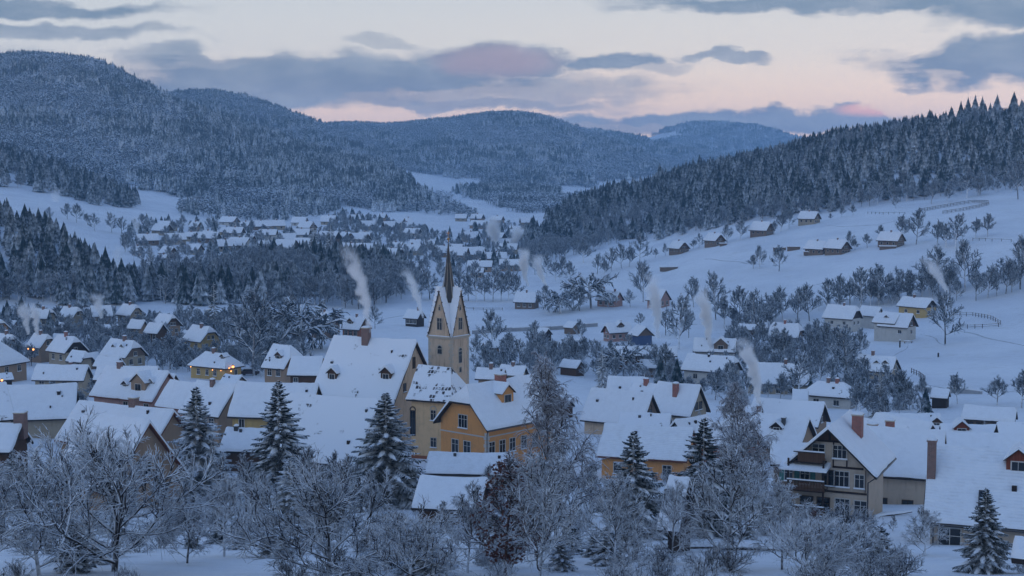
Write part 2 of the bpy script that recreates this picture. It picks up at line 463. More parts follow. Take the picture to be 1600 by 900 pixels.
# ------------------------------------------------------------------ ground sheet
def make_ground():
    NC = 340
    rows = np.concatenate([[-250, -120, -50, -15], np.exp(np.linspace(math.log(10), math.log(7400), 400))])
    k = np.linspace(-.72, .72, NC)
    YY, KK = np.meshgrid(rows, k, indexing='ij')
    XX = KK * (np.maximum(YY, 0) + 130)
    z = terrain(XX.ravel(), YY.ravel()).reshape(XX.shape)
    z[YY < 0] = ZC - 3 - YY[YY < 0] * .03
    v = np.stack([XX, YY, z], -1).reshape(-1, 3)
    nr = len(rows); idx = np.arange(nr * NC).reshape(nr, NC)
    f = np.stack([idx[:-1, :-1], idx[:-1, 1:], idx[1:, 1:], idx[1:, :-1]], -1).reshape(-1, 4)
    me = bpy.data.meshes.new('ground'); me.vertices.add(len(v)); me.vertices.foreach_set('co', v.ravel())
    me.loops.add(f.size); me.loops.foreach_set('vertex_index', f.ravel())
    me.polygons.add(len(f)); me.polygons.foreach_set('loop_start', np.arange(len(f)) * 4)
    me.polygons.foreach_set('use_smooth', np.ones(len(f), bool))
    me.materials.append(M_ground); me.update(calc_edges=True); me.validate()
    o = obj('ground', me); tag(o, kind='structure'); return o
make_ground()
# ------------------------------------------------------------------ forests (masses of trees nobody could count)
def far_conifer(mb, x, y, z, h, r, rg, seg=7, tiers=5):
    """tiered cone with ragged skirts"""
    mb.tube([(x, y, z - 2.5), (x, y, z + h * .3)], [r * .09, r * .07], 4, cap=False)
    for t in range(tiers):
        a = t / tiers; z0 = z + h * (.08 + .78 * a); z1 = z + h * min(1.0, (.08 + .78 * a) + .36 * (1 - a * .35))
        rr = r * (1 - a) ** .7 * rg.uniform(.85, 1.15) + .04 * r
        ph = rg.uniform(0, 6.28); vs = [(x, y, z1)]
        for k in range(seg * 2):
            th = ph + math.pi * k / seg; q = rr * (rg.uniform(.85, 1.15) if k % 2 == 0 else rg.uniform(.45, .65))
            vs.append((x + q * math.cos(th), y + q * math.sin(th), z0 - (q - rr * .5) * .35))
        mb.add(vs, [(0, 1 + k, 1 + (k + 1) % (seg * 2)) for k in range(seg * 2)])
def far_leafless(mb, x, y, z, h, r, rg, n=70):
    """round frosted crown made of small twig clumps on a short trunk"""
    mb.tube([(x, y, z - 2.5), (x, y, z + h * .5)], [r * .07, r * .04], 4, cap=False)
    for i in range(n):
        th = rg.uniform(0, 6.28); c_ = rg.uniform(-1, 1); q = rg.random() ** .4
        s_ = math.sqrt(1 - c_ * c_)
        cx, cy_, cz = x + r * q * s_ * math.cos(th), y + r * q * s_ * math.sin(th), z + h * .58 + h * .42 * q * c_
        s = r * rg.uniform(.20, .42); a = rg.uniform(0, 6.28); b = rg.uniform(.2, 1.3)
        dx, dy = math.cos(a) * s, math.sin(a) * s
        ex, ey, ez = -math.sin(a) * s * math.cos(b), math.cos(a) * s * math.cos(b), s * math.sin(b)
        mb.add([(cx - dx * .3, cy_ - dy * .3, cz), (cx + ex, cy_ + ey, cz + ez), (cx + dx * .7, cy_ + dy * .7, cz + s * .5)], [(0, 1, 2)])

def clump(kind, n, patch, hr, rg, det=1.0):
    """one patch of forest: n trees"""
    mb = MB()
    for i in range(n):
        x = rg.uniform(-patch, patch) if n > 1 else 0; y = rg.uniform(-patch, patch) if n > 1 else 0
        h = rg.uniform(*hr)
        kk = kind if kind != 'mix' else ('con' if rg.random() < .5 else 'dec')
        if kk == 'con':
            f0 = mb.n; far_conifer(mb, x, y, 0, h, h * rg.uniform(.17, .23), rg, 6 if det < 1 else 8, 5 if det < 1 else 8)
        else:
            far_leafless(mb, x, y, 0, h * .8, h * rg.uniform(.25, .34), rg, int(60 * det) if det < 1 else 130)
    return mb
def mk_clump(kind, n, patch, hr, rg, det=1.0, mat=None):
    mb = clump(kind, n, patch, hr, rg, det)
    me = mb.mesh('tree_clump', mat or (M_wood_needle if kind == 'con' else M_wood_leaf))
    return bpy.data.objects.new('tree_clump', me)

def scatter(name, label, pts, rot, scl, pick, sources):
    """one object holding points; its geometry nodes set a tree (or patch of trees) on each"""
    me = bpy.data.meshes.new(name); me.vertices.add(len(pts)); me.vertices.foreach_set('co', np.asarray(pts, float).ravel())
    for nm, ty, dat in (('rz', 'FLOAT', rot), ('sc', 'FLOAT', scl), ('pk', 'INT', pick)):
        a = me.attributes.new(nm, ty, 'POINT'); a.data.foreach_set('value', np.asarray(dat))
    o = obj(name, me)
    ng = bpy.data.node_groups.new(name, 'GeometryNodeTree')
    ng.interface.new_socket('Geometry', in_out='INPUT', socket_type='NodeSocketGeometry')
    ng.interface.new_socket('Geometry', in_out='OUTPUT', socket_type='NodeSocketGeometry')
    gi = ng.nodes.new('NodeGroupInput'); go = ng.nodes.new('NodeGroupOutput')
    ip = ng.nodes.new('GeometryNodeInstanceOnPoints'); jn = ng.nodes.new('GeometryNodeJoinGeometry')
    for s in reversed(sources):
        oi = ng.nodes.new('GeometryNodeObjectInfo'); oi.inputs['Object'].default_value = s; oi.inputs['As Instance'].default_value = True
        ng.links.new(oi.outputs['Geometry'], jn.inputs[0])
    def attr(nm, ty):
        a = ng.nodes.new('GeometryNodeInputNamedAttribute'); a.data_type = ty; a.inputs['Name'].default_value = nm
        return a.outputs[0]
    cx = ng.nodes.new('ShaderNodeCombineXYZ'); ng.links.new(attr('rz', 'FLOAT'), cx.inputs[2])
    ng.links.new(gi.outputs[0], ip.inputs['Points']); ng.links.new(jn.outputs[0], ip.inputs['Instance'])
    ip.inputs['Pick Instance'].default_value = True
    ng.links.new(attr('pk', 'INT'), ip.inputs['Instance Index'])
    ng.links.new(cx.outputs[0], ip.inputs['Rotation'])
    ng.links.new(attr('sc', 'FLOAT'), ip.inputs['Scale'])
    ng.links.new(ip.outputs[0], go.inputs[0])
    md = o.modifiers.new('trees', 'NODES'); md.node_group = ng
    tag(o, label, 'forest', kind='stuff')
    return o

def inpoly(x, y, poly):
    r = np.zeros(x.shape, bool); n = len(poly)
    for i in range(n):
        x1, y1 = poly[i]; x2, y2 = poly[(i + 1) % n]
        c_ = ((y1 > y) != (y2 > y)) & (x < (x2 - x1) * (y - y1) / (y2 - y1 + 1e-9) + x1)
        r ^= c_
    return r

# snowfields and clearings left free of trees, as outlines on the far hillsides
CLEAR = [
    [(622, 266), (755, 283), (765, 298), (715, 300), (852, 345), (852, 364), (770, 354), (725, 332), (680, 308), (632, 302)],
    [(864, 289), (905, 292), (938, 297), (935, 314), (890, 312), (870, 322)],
    [(926, 286), (955, 282), (1030, 277), (1032, 292), (960, 302), (930, 308)],
    [(1004, 216), (1060, 205), (1054, 216), (1018, 228)],
    [(-20, 172), (20, 168), (26, 180), (-20, 190)],
    [(528, 321), (600, 332), (735, 349), (745, 374), (690, 368), (600, 348), (528, 338)],
]
def field(name, label, px0, px1, Y0, Y1, spacing, cond, sources, kinds, sc_rng=(.8, 1.2), seed=1, kindf=None, steep=True):
    rg = np.random.RandomState(seed)
    ys = []; xs = []
    Y = Y0
    while Y < Y1:
        x0, x1 = (px0 - 800) / F * Y, (px1 - 800) / F * Y
        n = max(int((x1 - x0) / spacing), 1)
        xs.append(x0 + (np.arange(n) + rg.rand(n)) * (x1 - x0) / n); ys.append(np.full(n, Y) + (rg.rand(n) - .5) * spacing * 1.1)
        Y += spacing
    x = np.concatenate(xs); y = np.concatenate(ys)
    z = terrain(x, y); P = 800 + F * x / y
    zz = z - ZC; f = y * cp - zz * sp_
    py = 450 - F * (y * sp_ + zz * cp) / f; px = 800 + F * x / f
    keep = cond(px, py, x, y, P)
    for poly in CLEAR: keep &= ~inpoly(px, py, poly)
    # drop what lies behind a crest for good
    for b in np.arange(.55, 1, .03):
        zb = terrain(x * b, y * b)
        keep &= ((zb - ZC) < zz * b + (14 + .006 * y) * 1.0)
    x, y, z = x[keep], y[keep], z[keep]
    n = len(x)
    pk = rg.randint(0, len(sources), n) if kindf is None else kindf(x, y, rg)
    scatter(name, label, np.stack([x, y, z], -1), rg.rand(n) * 6.28, sc_rng[0] + rg.rand(n) * (sc_rng[1] - sc_rng[0]), pk, sources)
    print(name, n)

_rg = random.Random(3)
S_con = [mk_clump('con', 1, 0, (12, 15), _rg) for _ in range(4)]
S_dec = [mk_clump('dec', 1, 0, (11, 14), _rg) for _ in range(3)]
S_cc = [mk_clump('con', 12, 11, (10, 15), _rg, .8) for _ in range(3)]
S_cd = [mk_clump('dec', 12, 11, (10, 14), _rg, .55) for _ in range(3)]

def hill_mask(name, P, Y, margin=0):
    h = HN[name]
    Yc = smooth_interp(h[:, 0], h[:, 2], P); Yf = smooth_interp(h[:, 0], h[:, 3], P)
    return (Y > Yf + margin) & (Y < Yc * 1.02 + 15)
def on_hill(name, x, y, P):
    """is this hill the surface here?"""
    b = base_rel(P, y)
    zz = {k: hill_rel(k, np.clip(P, -700, 2300), y, b) for k in HN}
    m = zz[name] > b + .3
    for k in HN:
        if k != name: m &= zz[name] >= zz[k] - .01
    return m
def mixpick(scale, nc, nd, bias, seed):
    def f(x, y, rg):
        nn = fbm(x / scale, y / scale, seed, 3) + bias + (rg.rand(len(x)) - .5) * .35
        return np.where(nn > 0, rg.randint(0, nc, len(x)), nc + rg.randint(0, nd, len(x)))
    return f

def edgepick(hill, w, f0):
    def f(x, y, rg):
        h = HN[hill]; Yf = smooth_interp(h[:, 0], h[:, 3], 800 + F * x / y); p = f0(x, y, rg)
        return np.where(y < Yf + w * (.6 + rg.rand(len(x)) * .7), 4 + rg.randint(0, 3, len(x)), p)
    return f

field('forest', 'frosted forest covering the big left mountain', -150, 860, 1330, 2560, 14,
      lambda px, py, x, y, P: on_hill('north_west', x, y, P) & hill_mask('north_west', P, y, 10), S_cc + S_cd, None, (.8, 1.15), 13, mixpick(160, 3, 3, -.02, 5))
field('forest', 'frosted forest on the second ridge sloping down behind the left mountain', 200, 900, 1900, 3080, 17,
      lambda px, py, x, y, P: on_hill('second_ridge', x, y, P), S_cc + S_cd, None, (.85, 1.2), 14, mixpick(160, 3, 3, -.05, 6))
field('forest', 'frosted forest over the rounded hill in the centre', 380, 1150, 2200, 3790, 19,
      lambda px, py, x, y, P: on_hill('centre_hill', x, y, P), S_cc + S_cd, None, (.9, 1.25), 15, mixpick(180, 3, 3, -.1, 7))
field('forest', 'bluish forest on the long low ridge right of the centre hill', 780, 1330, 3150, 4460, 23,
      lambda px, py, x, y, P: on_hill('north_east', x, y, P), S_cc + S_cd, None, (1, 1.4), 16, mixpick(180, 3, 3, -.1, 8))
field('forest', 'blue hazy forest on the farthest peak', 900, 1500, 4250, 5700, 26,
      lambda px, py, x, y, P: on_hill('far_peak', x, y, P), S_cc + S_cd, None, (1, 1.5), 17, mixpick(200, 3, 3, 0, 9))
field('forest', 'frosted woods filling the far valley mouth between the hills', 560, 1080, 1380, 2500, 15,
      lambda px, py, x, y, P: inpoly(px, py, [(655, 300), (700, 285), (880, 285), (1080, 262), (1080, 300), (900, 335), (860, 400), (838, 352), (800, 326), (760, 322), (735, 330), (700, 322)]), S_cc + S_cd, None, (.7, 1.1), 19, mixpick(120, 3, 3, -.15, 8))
# ------------------------------------------------------------------ building materials
PL = {}
def plaster(nm, col, dirt=.35):
    if nm not in PL: PL[nm] = m_plaster(nm + '_plaster', col, dirt)
    return PL[nm]
cream = plaster('cream', (.36, .31, .24)); white_w = plaster('white', (.50, .49, .47), .25); grey_w = plaster('grey', (.20, .215, .24))
yellow = plaster('yellow', (.50, .35, .15)); orange = plaster('orange', (.64, .30, .11), .3); tan = plaster('tan', (.34, .24, .17))
pink = plaster('pink', (.42, .26, .23)); stone_w = plaster('stone', (.58, .435, .315), .6); nave_w = plaster('nave', (.66, .45, .26), .4)
beige = plaster('beige', (.48, .39, .31), .3); redbrown = plaster('redbrown', (.27, .10, .055)); ivy = plaster('mossy', (.075, .085, .07))
wood = m_wood('brown_wood', (.10, .055, .035)); dwood = m_wood('dark_wood', (.035, .024, .022)); lwood = m_wood('weathered_wood', (.19, .14, .11))
redwood = m_wood('red_wood', (.22, .06, .035)); brick = m_brick('red_brick', (.42, .10, .06)); brickd = m_brick('old_brick', (.24, .11, .085))
M_eave = m_flat('eave_board', (.030, .024, .024)); M_barge = m_flat('red_barge_board', (.13, .045, .03)); M_frame = m_flat('white_frame', (.50, .48, .45))
M_framed = m_flat('dark_frame', (.07, .05, .04)); M_stone = m_flat('trim_stone', (.46, .40, .33)); M_metal = m_flat('gutter_metal', (.05, .05, .055), .4, .5)
M_spire = m_flat('spire_sheet', (.026, .026, .030), .45, .5); M_gold = m_flat('gilded_metal', (.45, .26, .10), .35, .6, .8)
M_teal = m_wood('teal_shutter', (.07, .20, .19)); M_tarp = m_flat('blue_tarp', (.06, .10, .20))
m_, nt, b_, o_, ge_ = newmat('window_glass'); b_.inputs['Base Color'].default_value = (.012, .016, .022, 1); b_.inputs['Roughness'].default_value = .12; b_.inputs['Specular IOR Level'].default_value = .6
M_glass = m_
m_, nt, b_, o_, ge_ = newmat('warm_lamp'); b_.inputs['Base Color'].default_value = (.8, .4, .15, 1); b_.inputs['Emission Color'].default_value = (1, .38, .10, 1); b_.inputs['Emission Strength'].default_value = 2.6
M_lamp = m_
m_, nt, b_, o_, ge_ = newmat('lit_window'); b_.inputs['Base Color'].default_value = (.5, .3, .15, 1); b_.inputs['Emission Color'].default_value = (1, .50, .20, 1); b_.inputs['Emission Strength'].default_value = .7
M_lit = m_

WC = {}
def window(parent, pos, rz, w=1.0, h=1.3, style='white', panes=2, arch=False, lit=False, shutters=None, sill=True):
    """frame standing slightly proud of the wall, dark pane behind its bars, snowy sill"""
    key = (round(w, 1), round(h, 1), style, panes, arch)
    if key not in WC:
        w_, h_ = w, h
        fm = {'white': M_frame, 'dark': M_framed, 'stone': M_stone}[style]
        f = MB(); t = .09
        f.box(-w_/2 - t, -w_/2, -.07, .02, -h_/2 - t, h_/2 + t, fm); f.box(w_/2, w_/2 + t, -.07, .02, -h_/2 - t, h_/2 + t, fm)
        f.box(-w_/2, w_/2, -.07, .02, h_/2, h_/2 + t, fm); f.box(-w_/2, w_/2, -.07, .02, -h_/2 - t, -h_/2, fm)
        for k in range(1, panes):
            xx = -w_/2 + w_ * k / panes; f.box(xx - .03, xx + .03, -.05, -.02, -h_/2, h_/2, fm)
        if h_ > 1.1: f.box(-w_/2, w_/2, -.048, -.022, h_ * .16, h_ * .16 + .05, fm)
        if arch:
            n = 7
            for k in range(n):
                a0, a1 = math.pi * k / n, math.pi * (k + 1) / n; r0, r1 = w_/2, w_/2 + t * 1.6
                q = [(math.cos(x) * r, -.07, h_/2 + t + math.sin(x) * r * 1.15) for r in (r0, r1) for x in (a0, a1)]
                q2 = [(x, .02, z) for x, _, z in q]
                f.add(q + q2, [(0, 1, 3, 2), (4, 6, 7, 5), (2, 3, 7, 6), (0, 4, 5, 1)], fm)
        p = MB(); p.box(-w_/2, w_/2, -.035, -.005, -h_/2, h_/2, M_glass)
        s = MB(); s.box(-w_/2 - .14, w_/2 + .14, -.19, 0, -h_/2 - t - .06, -h_/2 - t, fm); s.box(-w_/2 - .12, w_/2 + .12, -.18, -.01, -h_/2 - t, -h_/2 - t + .10, M_snow)
        WC[key] = (f.mesh('window'), p.mesh('pane'), s.mesh('sill'))
    f, p, s = WC[key]
    o = obj('window', f, parent); o.location = pos; o.rotation_euler.z = rz
    q = obj('pane', p, o)
    if lit: q.data = p.copy(); q.data.materials[0] = M_lit
    if sill: obj('sill', s, o)
    if shutters:
        for sg in (-1, 1):
            m = MB(); m.box(-.24, .24, -.10, -.03, -h/2 - .05, h/2 + .05, shutters); c_ = m.build('shutter', None, o); c_.location.x = sg * (w/2 + .36)
    return o

def roof_geo(L, Vm, Rh, hipL, hipR, off, edge_off, nu, nv, out=0.0, nz=0.0, seed=0, q=1.5, skirt=None, bevel=.16, sag=0):
    """grids over both slopes and any hips; returns MB. off: height above the rafters, edge_off: same at the rim, skirt: how low the rim is closed"""
    tp = Rh / Vm; mb = MB()
    zcL, zcR = Rh * (1 - hipL), Rh * (1 - hipR)
    def lim(h):
        a = -L/2 + (max(h - zcL, 0) / q if hipL else 0); b = L/2 - (max(h - zcR, 0) / q if hipR else 0)
        return (a, b) if a < b else ((a + b) / 2, (a + b) / 2)
    def noise_(x, y):
        return -sag * math.sin(math.pi * min(1, max(0, x / L + .5))) * (1 - abs(y) / Vm * .4) + nz * (mnoise.noise((x * .55 + seed, y * .55, seed * .37)) + .5 * mnoise.noise((x * 1.7 + seed, y * 1.7, seed)))
    def grid(rows, m=None):
        nr, nc = len(rows), len(rows[0]); vs = [p for r in rows for p in r]
        fs = [(i*nc + j, i*nc + j + 1, (i+1)*nc + j + 1, (i+1)*nc + j) for i in range(nr - 1) for j in range(nc - 1)]
        mb.add(vs, fs)
    for sg in (-1, 1):
        vsr = [Vm * i / nv for i in range(nv)] + [Vm - bevel, Vm]
        for zc, hp in ((zcL, hipL), (zcR, hipR)):
            if 0 < hp < 1: vsr.append((Rh - zc) / tp)
        vsr = sorted(set(round(v, 4) for v in vsr if v >= 0))
        rows = []
        for j, v in enumerate(vsr + [vsr[-1]]):
            last = j == len(vsr)
            h = Rh - v * tp; a, b = lim(h)
            fl, fr = h > zcL + 1e-3 and hipL > 0, h > zcR + 1e-3 and hipR > 0
            us = [a, a + (bevel if b - a > 3 * bevel else 0)] + [a + (b - a) * i / nu for i in range(1, nu)] + [b - (bevel if b - a > 3 * bevel else 0), b]
            row = []
            for i, u in enumerate([us[0]] + us + [us[-1]]):
                cap = i == 0 or i == len(us) + 1; side = (i <= 1 and not fl) or (i >= len(us) and not fr)
                rim = side or v >= Vm - 1e-3
                z = edge_off if rim else off
                wob = nz * 1.1 * mnoise.noise((u * .9 + seed * 2, v * .9 * sg, 7.7)) if rim else 0
                du = (-out - wob if i <= 1 else out + wob) * (1 if side else 0)
                dv = out + wob if v >= Vm - 1e-3 else 0
                zz = h + z + noise_(u, v * sg)
                if last or (cap and side): zz = h - tp * 0 + (skirt if skirt is not None else 0)
                row.append((u + du, sg * (v + dv), zz))
            if sg > 0: row = row[::-1]
            rows.append(row)
        grid(rows)
    for hp, zc, sg in ((hipL, zcL, -1), (hipR, zcR, 1)):
        if not hp: continue
        n = max(3, int(nv * hp)); hs = [Rh - (Rh - zc) * i / n for i in range(n + 1)]
        rows = []
        for j, h in enumerate(hs + [hs[-1]]):
            a, b = lim(h); u = b if sg > 0 else a
            vv = (Rh - h) / tp; row = []
            rim = h <= zc + 1e-3
            for i in range(7):
                v = -vv + 2 * vv * i / 6
                zz = h + (edge_off if rim else off) + noise_(u, v)
                if j == len(hs): zz = h + (skirt if skirt is not None else 0)
                row.append((u + (sg * out if rim else 0), v, zz))
            if sg < 0: row = row[::-1]
            rows.append(row)
        grid(rows)
    return mb

HLOG = []; FOOT = []
def house(label, px1, px2, yr, Y, a, ey, wall=cream, gable=None, pitch=45, hipL=0, hipR=0, L=None, wins=(), chim=(), dorm=(),
          cat='house', group=None, into=None, snowmat=None, barge=None, ov=.55, T=.36, name='house', detail=1, style='white', door=None,
          base_y=None, band=None, q=1.7, hr=None, wall_part='wall', roof_part='roof', sink=.6):
    ar = math.radians(a); ca, sa = math.cos(ar), math.sin(ar); tp = math.tan(math.radians(pitch)); k = (yr - HZ) / F
    xm = (px1 + px2) / 2; L0 = L
    lo_h, hi_h = hr or ((2.3, 4.2) if F / Y < 8 else (2.3, 12))
    for it in range(120):                      # settle the distance until the walls have a sensible height over the ground
        s = F / Y; P = at(xm, yr, Y)
        Vm = ((ey - yr) / s) / (tp + k * ca); Rh = Vm * tp
        P.z -= T * .8
        inL, inR = (hipL * Rh / q if hipL else 0), (hipR * Rh / q if hipR else 0)
        L = L0 if L0 is not None else (px2 - px1) / s / max(ca, .2) + inL + inR
        cxl = (inR - inL) / 2
        cx, cy_ = P.x + cxl * ca, P.y + cxl * sa
        zg = min(gz(cx + dx, cy_ + dy) for dx in (-L*.35, L*.35) for dy in (-Vm*.6, Vm*.6))
        ze = P.z - Rh                          # eave level
        if into is not None: break
        if ze - zg < lo_h: Y *= .992
        elif ze - zg > hi_h: Y *= 1.006
        else: break
    FOOT.append((cx, cy_, L / 2, Vm, ar))
    if snowmat is None and not F / Y < 7 and into is None and round(xm * 7) % 3 == 0: snowmat = M_tilefew
    HLOG.append((label, round(ze - zg, 1), round(L, 1), round(2 * Vm, 1), round(Rh, 1)))
    seed = abs(hash((round(px1), round(yr)))) % 97 + .5
    far = s < 4.2
    if into is None:
        root = empty(name, (cx, cy_, zg - .15), ar); tag(root, label, cat, group); e = ze - zg + .15
        R_ = lambda o: o
    else:                                      # a wing: its parts hang on the main house
        root = into
        ra = ar - root.rotation_euler.z; d = Vector((cx, cy_, zg - .15)) - root.location
        c0, s0 = math.cos(-root.rotation_euler.z), math.sin(-root.rotation_euler.z)
        lx, ly, lz = d.x * c0 - d.y * s0, d.x * s0 + d.y * c0, d.z; e = ze - zg + .15
        def R_(o):
            x, y = o.location.x, o.location.y
            o.location = (lx + x * math.cos(ra) - y * math.sin(ra), ly + x * math.sin(ra) + y * math.cos(ra), o.location.z + lz)
            o.rotation_euler.z += ra; return o
    hl, hw = L/2 - ov, Vm - ov
    # walls
    w = MB(); gm = gable or wall
    w.box(-hl, hl, -hw, hw, -sink, e + (.0 if gable else ov * tp - .12) * 0, wall)
    for sg, hp in ((-1, hipL), (1, hipR)):
        x0, x1 = (sg * hl, sg * (hl - .25)); x0 += sg * (.03 if gable else 0)
        zc = Rh * (1 - hp) if hp else Rh
        if hp > .97: continue
        top = min(Rh - .22, zc - .1 + ov * q * 0)
        zb = e + (0 if gable else -.02); et = ov * tp - .15          # height of the underside over the wall plate
        vt = (Rh - .2 - top) / tp
        pro = [(-hw, zb), (hw, zb), (hw, e + et), (vt, e + top), (-vt, e + top), (-hw, e + et)]
        if vt < .05: pro = [(-hw, zb), (hw, zb), (hw, e + et), (0, e + Rh - .2), (-hw, e + et)]
        n = len(pro)
        vs = [(x0, y, z) for y, z in pro] + [(x1, y, z) for y, z in pro]
        fs = [tuple(range(n)) if sg > 0 else tuple(range(n))[::-1], tuple(range(n, 2*n))[::-1] if sg > 0 else tuple(range(n, 2*n))]
        fs += [(i, n + i, n + (i+1) % n, (i+1) % n) if sg > 0 else (i, (i+1) % n, n + (i+1) % n, n + i) for i in range(n)]
        g = MB() if gable else w
        g.add(vs, fs, gm)
        if gable: R_(g.build('gable', None, root))
    # strip of wall between plate and rafters
    for sg in (-1, 1): w.box(-hl, hl, min(sg * hw, sg * (hw - .25)), max(sg * hw, sg * (hw - .25)), e, e + ov * tp - .15, wall)
    R_(w.build(wall_part, None, root))
    # roof boards and the snow lying on them
    nu = 3 if far else max(4, min(16, int(L / 1.0))); nv = 2 if far else max(3, min(9, int(Vm / .9)))
    rb = roof_geo(L, Vm, Rh, hipL, hipR, -.06, -.06, 2, 2, .0, 0, seed, q, -.26, .1)
    lo = roof_geo(L - .02, Vm - .01, Rh, hipL, hipR, -.26, -.26, 1, 1, 0, 0, seed, q, -.28, .1)
    rb.add(lo.v, [f[::-1] for f in lo.f])
    r = obj(roof_part, rb.mesh('roof', barge or M_eave), root); r.location = (0, 0, e); R_(r)
    sb = roof_geo(L - .10, Vm - .03, Rh, hipL, hipR, T, T * .70, nu, nv, -.02 if far else .05, .06 if far else .11, seed, q, -.05, .16 if not far else .3, 0 if far else .12)
    so = obj('roof_snow', sb.mesh('roof_snow', snowmat or M_snow, True), r)
    # windows
    for wn in wins:
        side, zr, us = wn[:3]; ww, wh = (wn[3], wn[4]) if len(wn) > 4 else (.95, 1.25); ex = wn[5] if len(wn) > 5 else {}
        for u in us:
            if side == 'F': pos, rz = (u * hl, -hw, e + zr), 0
            elif side == 'B': pos, rz = (-u * hl, hw, e + zr), math.pi
            elif side == 'R': pos, rz = (hl + (.03 if gable and zr > 0 else 0), u * hw, e + zr), math.pi / 2
            else: pos, rz = (-hl - (.03 if gable and zr > 0 else 0), -u * hw, e + zr), -math.pi / 2
            kw = dict(style=style, panes=1 if far else 2, sill=not far); kw.update(ex)
            R_(window(root, pos, rz, ww, wh, **kw))
    # chimneys: (u, v, height above roof, width, material)
    for (u, v, hh, cw, cm) in chim:
        x, y = u * L/2, v * Vm; zr = Rh - abs(y) * tp
        c_ = MB(); c_.box(-cw/2, cw/2, -cw/2, cw/2, -cw * tp - .3, hh, cm); c_.box(-cw/2 - .06, cw/2 + .06, -cw/2 - .06, cw/2 + .06, hh, hh + .12, M_stone if cw > .7 else cm)
        co = c_.build('chimney', None, root); co.location = (x, y, e + zr); R_(co)
        sn = MB(); n = 8
        vs = [(0, 0, hh + .40)]
        for rr, zz in ((.62, hh + .34), (1.0, hh + .2), (1.04, hh + .12)):
            for i in range(4):
                t = math.pi / 4 + i * math.pi / 2; vs.append((math.cos(t) * cw * .74 * rr, math.sin(t) * cw * .74 * rr, zz))
        fs = [(0, 1 + i, 1 + (i+1) % 4) for i in range(4)]
        for q_ in range(2): fs += [(1 + q_*4 + i, 5 + q_*4 + i, 5 + q_*4 + (i+1) % 4, 1 + q_*4 + (i+1) % 4) for i in range(4)]
        sn.add(vs, fs, M_snow); sn.build('snow_cap', None, co, True)
    # dormers: (u, v front, width, height, wall material)
    for (u, v, dw, dh, dm) in dorm:
        sg = -1 if v < 0 else 1; y = v * Vm; zr = Rh - abs(y) * tp; dl = (dh + dw * .35) / tp + .3
        d = MB(); ro = dw * .42
        pro = [(-dw/2, -.3), (dw/2, -.3), (dw/2, dh), (0, dh + ro), (-dw/2, dh)]
        vs = [(x, 0, z) for x, z in pro] + [(x, dl, z) for x, z in pro]
        d.add(vs, [(0, 1, 2, 3, 4), (9, 8, 7, 6, 5)] + [(i, 5 + i, 5 + (i+1) % 5, (i+1) % 5) for i in range(5)], dm)
        do = d.build('dormer', None, root); do.location = (u * L/2, y, e + zr)
        if sg > 0: do.rotation_euler.z = math.pi
        R_(do)
        rr = MB(); o2 = .22
        for t0, t1, mat in ((-.02, .05, M_eave), (.05, .05 + T * .9, M_snow)):
            pr = [(-dw/2 - o2, dh - o2 * .84 + t0), (0, dh + ro + t0), (dw/2 + o2, dh - o2 * .84 + t0), (dw/2 + o2, dh - o2 * .84 + t1 - (0 if mat is M_eave else .1)), (dw * .25, dh + ro * .5 + t1 + .04), (0, dh + ro + t1), (-dw * .25, dh + ro * .5 + t1 + .04), (-dw/2 - o2, dh - o2 * .84 + t1 - (0 if mat is M_eave else .1))]
            vs = [(x, -.28, z) for x, z in pr] + [(x, dl, z) for x, z in pr]; n = 8
            rr.add(vs, [(0, 1, 2, 3, 4, 5, 6, 7), tuple(range(15, 7, -1))] + [(i, n + i, n + (i+1) % n, (i+1) % n) for i in range(n)], mat)
        rr.build('dormer_roof', None, do)
        ww = min(dw * .55, 1.2); wh = dh * .62
        f = MB(); f.box(-ww/2 - .08, ww/2 + .08, -.06, .0, dh * .45 - wh/2 - .08, dh * .45 + wh/2 + .08, M_frame if style != 'dark' else M_framed)
        for i in range(2):
            x0 = -ww/2 + i * ww/2 + .02; f.box(x0, x0 + ww/2 - .05, -.075, -.06, dh * .45 - wh/2, dh * .45 + wh/2, M_glass)
        f.build('window', None, do)
    if not far and s > 6.5 and into is None and snowmat is not M_tile:      # small roof hooks, vents and hatches half buried in snow
        hr_ = random.Random(seed * 7)
        for i in range(hr_.randint(0, 2)):
            u, v = hr_.uniform(-.42, .42) * L, -hr_.uniform(.15, .8) * Vm; zr = Rh + v * tp
            m = MB(); a_ = hr_.uniform(.09, .22); m.box(-a_, a_, -.12, .12, -.1, T + hr_.uniform(.08, .25), M_metal if i % 2 else dwood)
            m.box(-a_ * .8, a_ * .8, -.10, .14, T + .252, T + .34, M_snow); o = m.build('roof_vent', None, root); o.location = (u, v, e + zr); R_(o)
    if door:
        side, u, mat = door
        m = MB(); m.box(-.5, .5, -.08, .0, 0, 2.05, mat); m.box(-.62, -.5, -.1, 0, 0, 2.17, M_frame); m.box(.5, .62, -.1, 0, 0, 2.17, M_frame)
        o = m.build('door', None, root); o.location = (u * hl, -hw, .15) if side == 'F' else (hl, u * hw, .15); o.rotation_euler.z = 0 if side == 'F' else math.pi / 2; R_(o)
    root['_e'] = e
    return root, dict(e=e, hl=hl, hw=hw, L=L, Vm=Vm, Rh=Rh, tp=tp, R_=R_)
# ------------------------------------------------------------------ village
H = house
W2 = [-.45, .45]; W3 = [-.6, 0, .6]; W4 = [-.72, -.25, .25, .72]
gw = ('R', .9, [0], .8, 1.0)
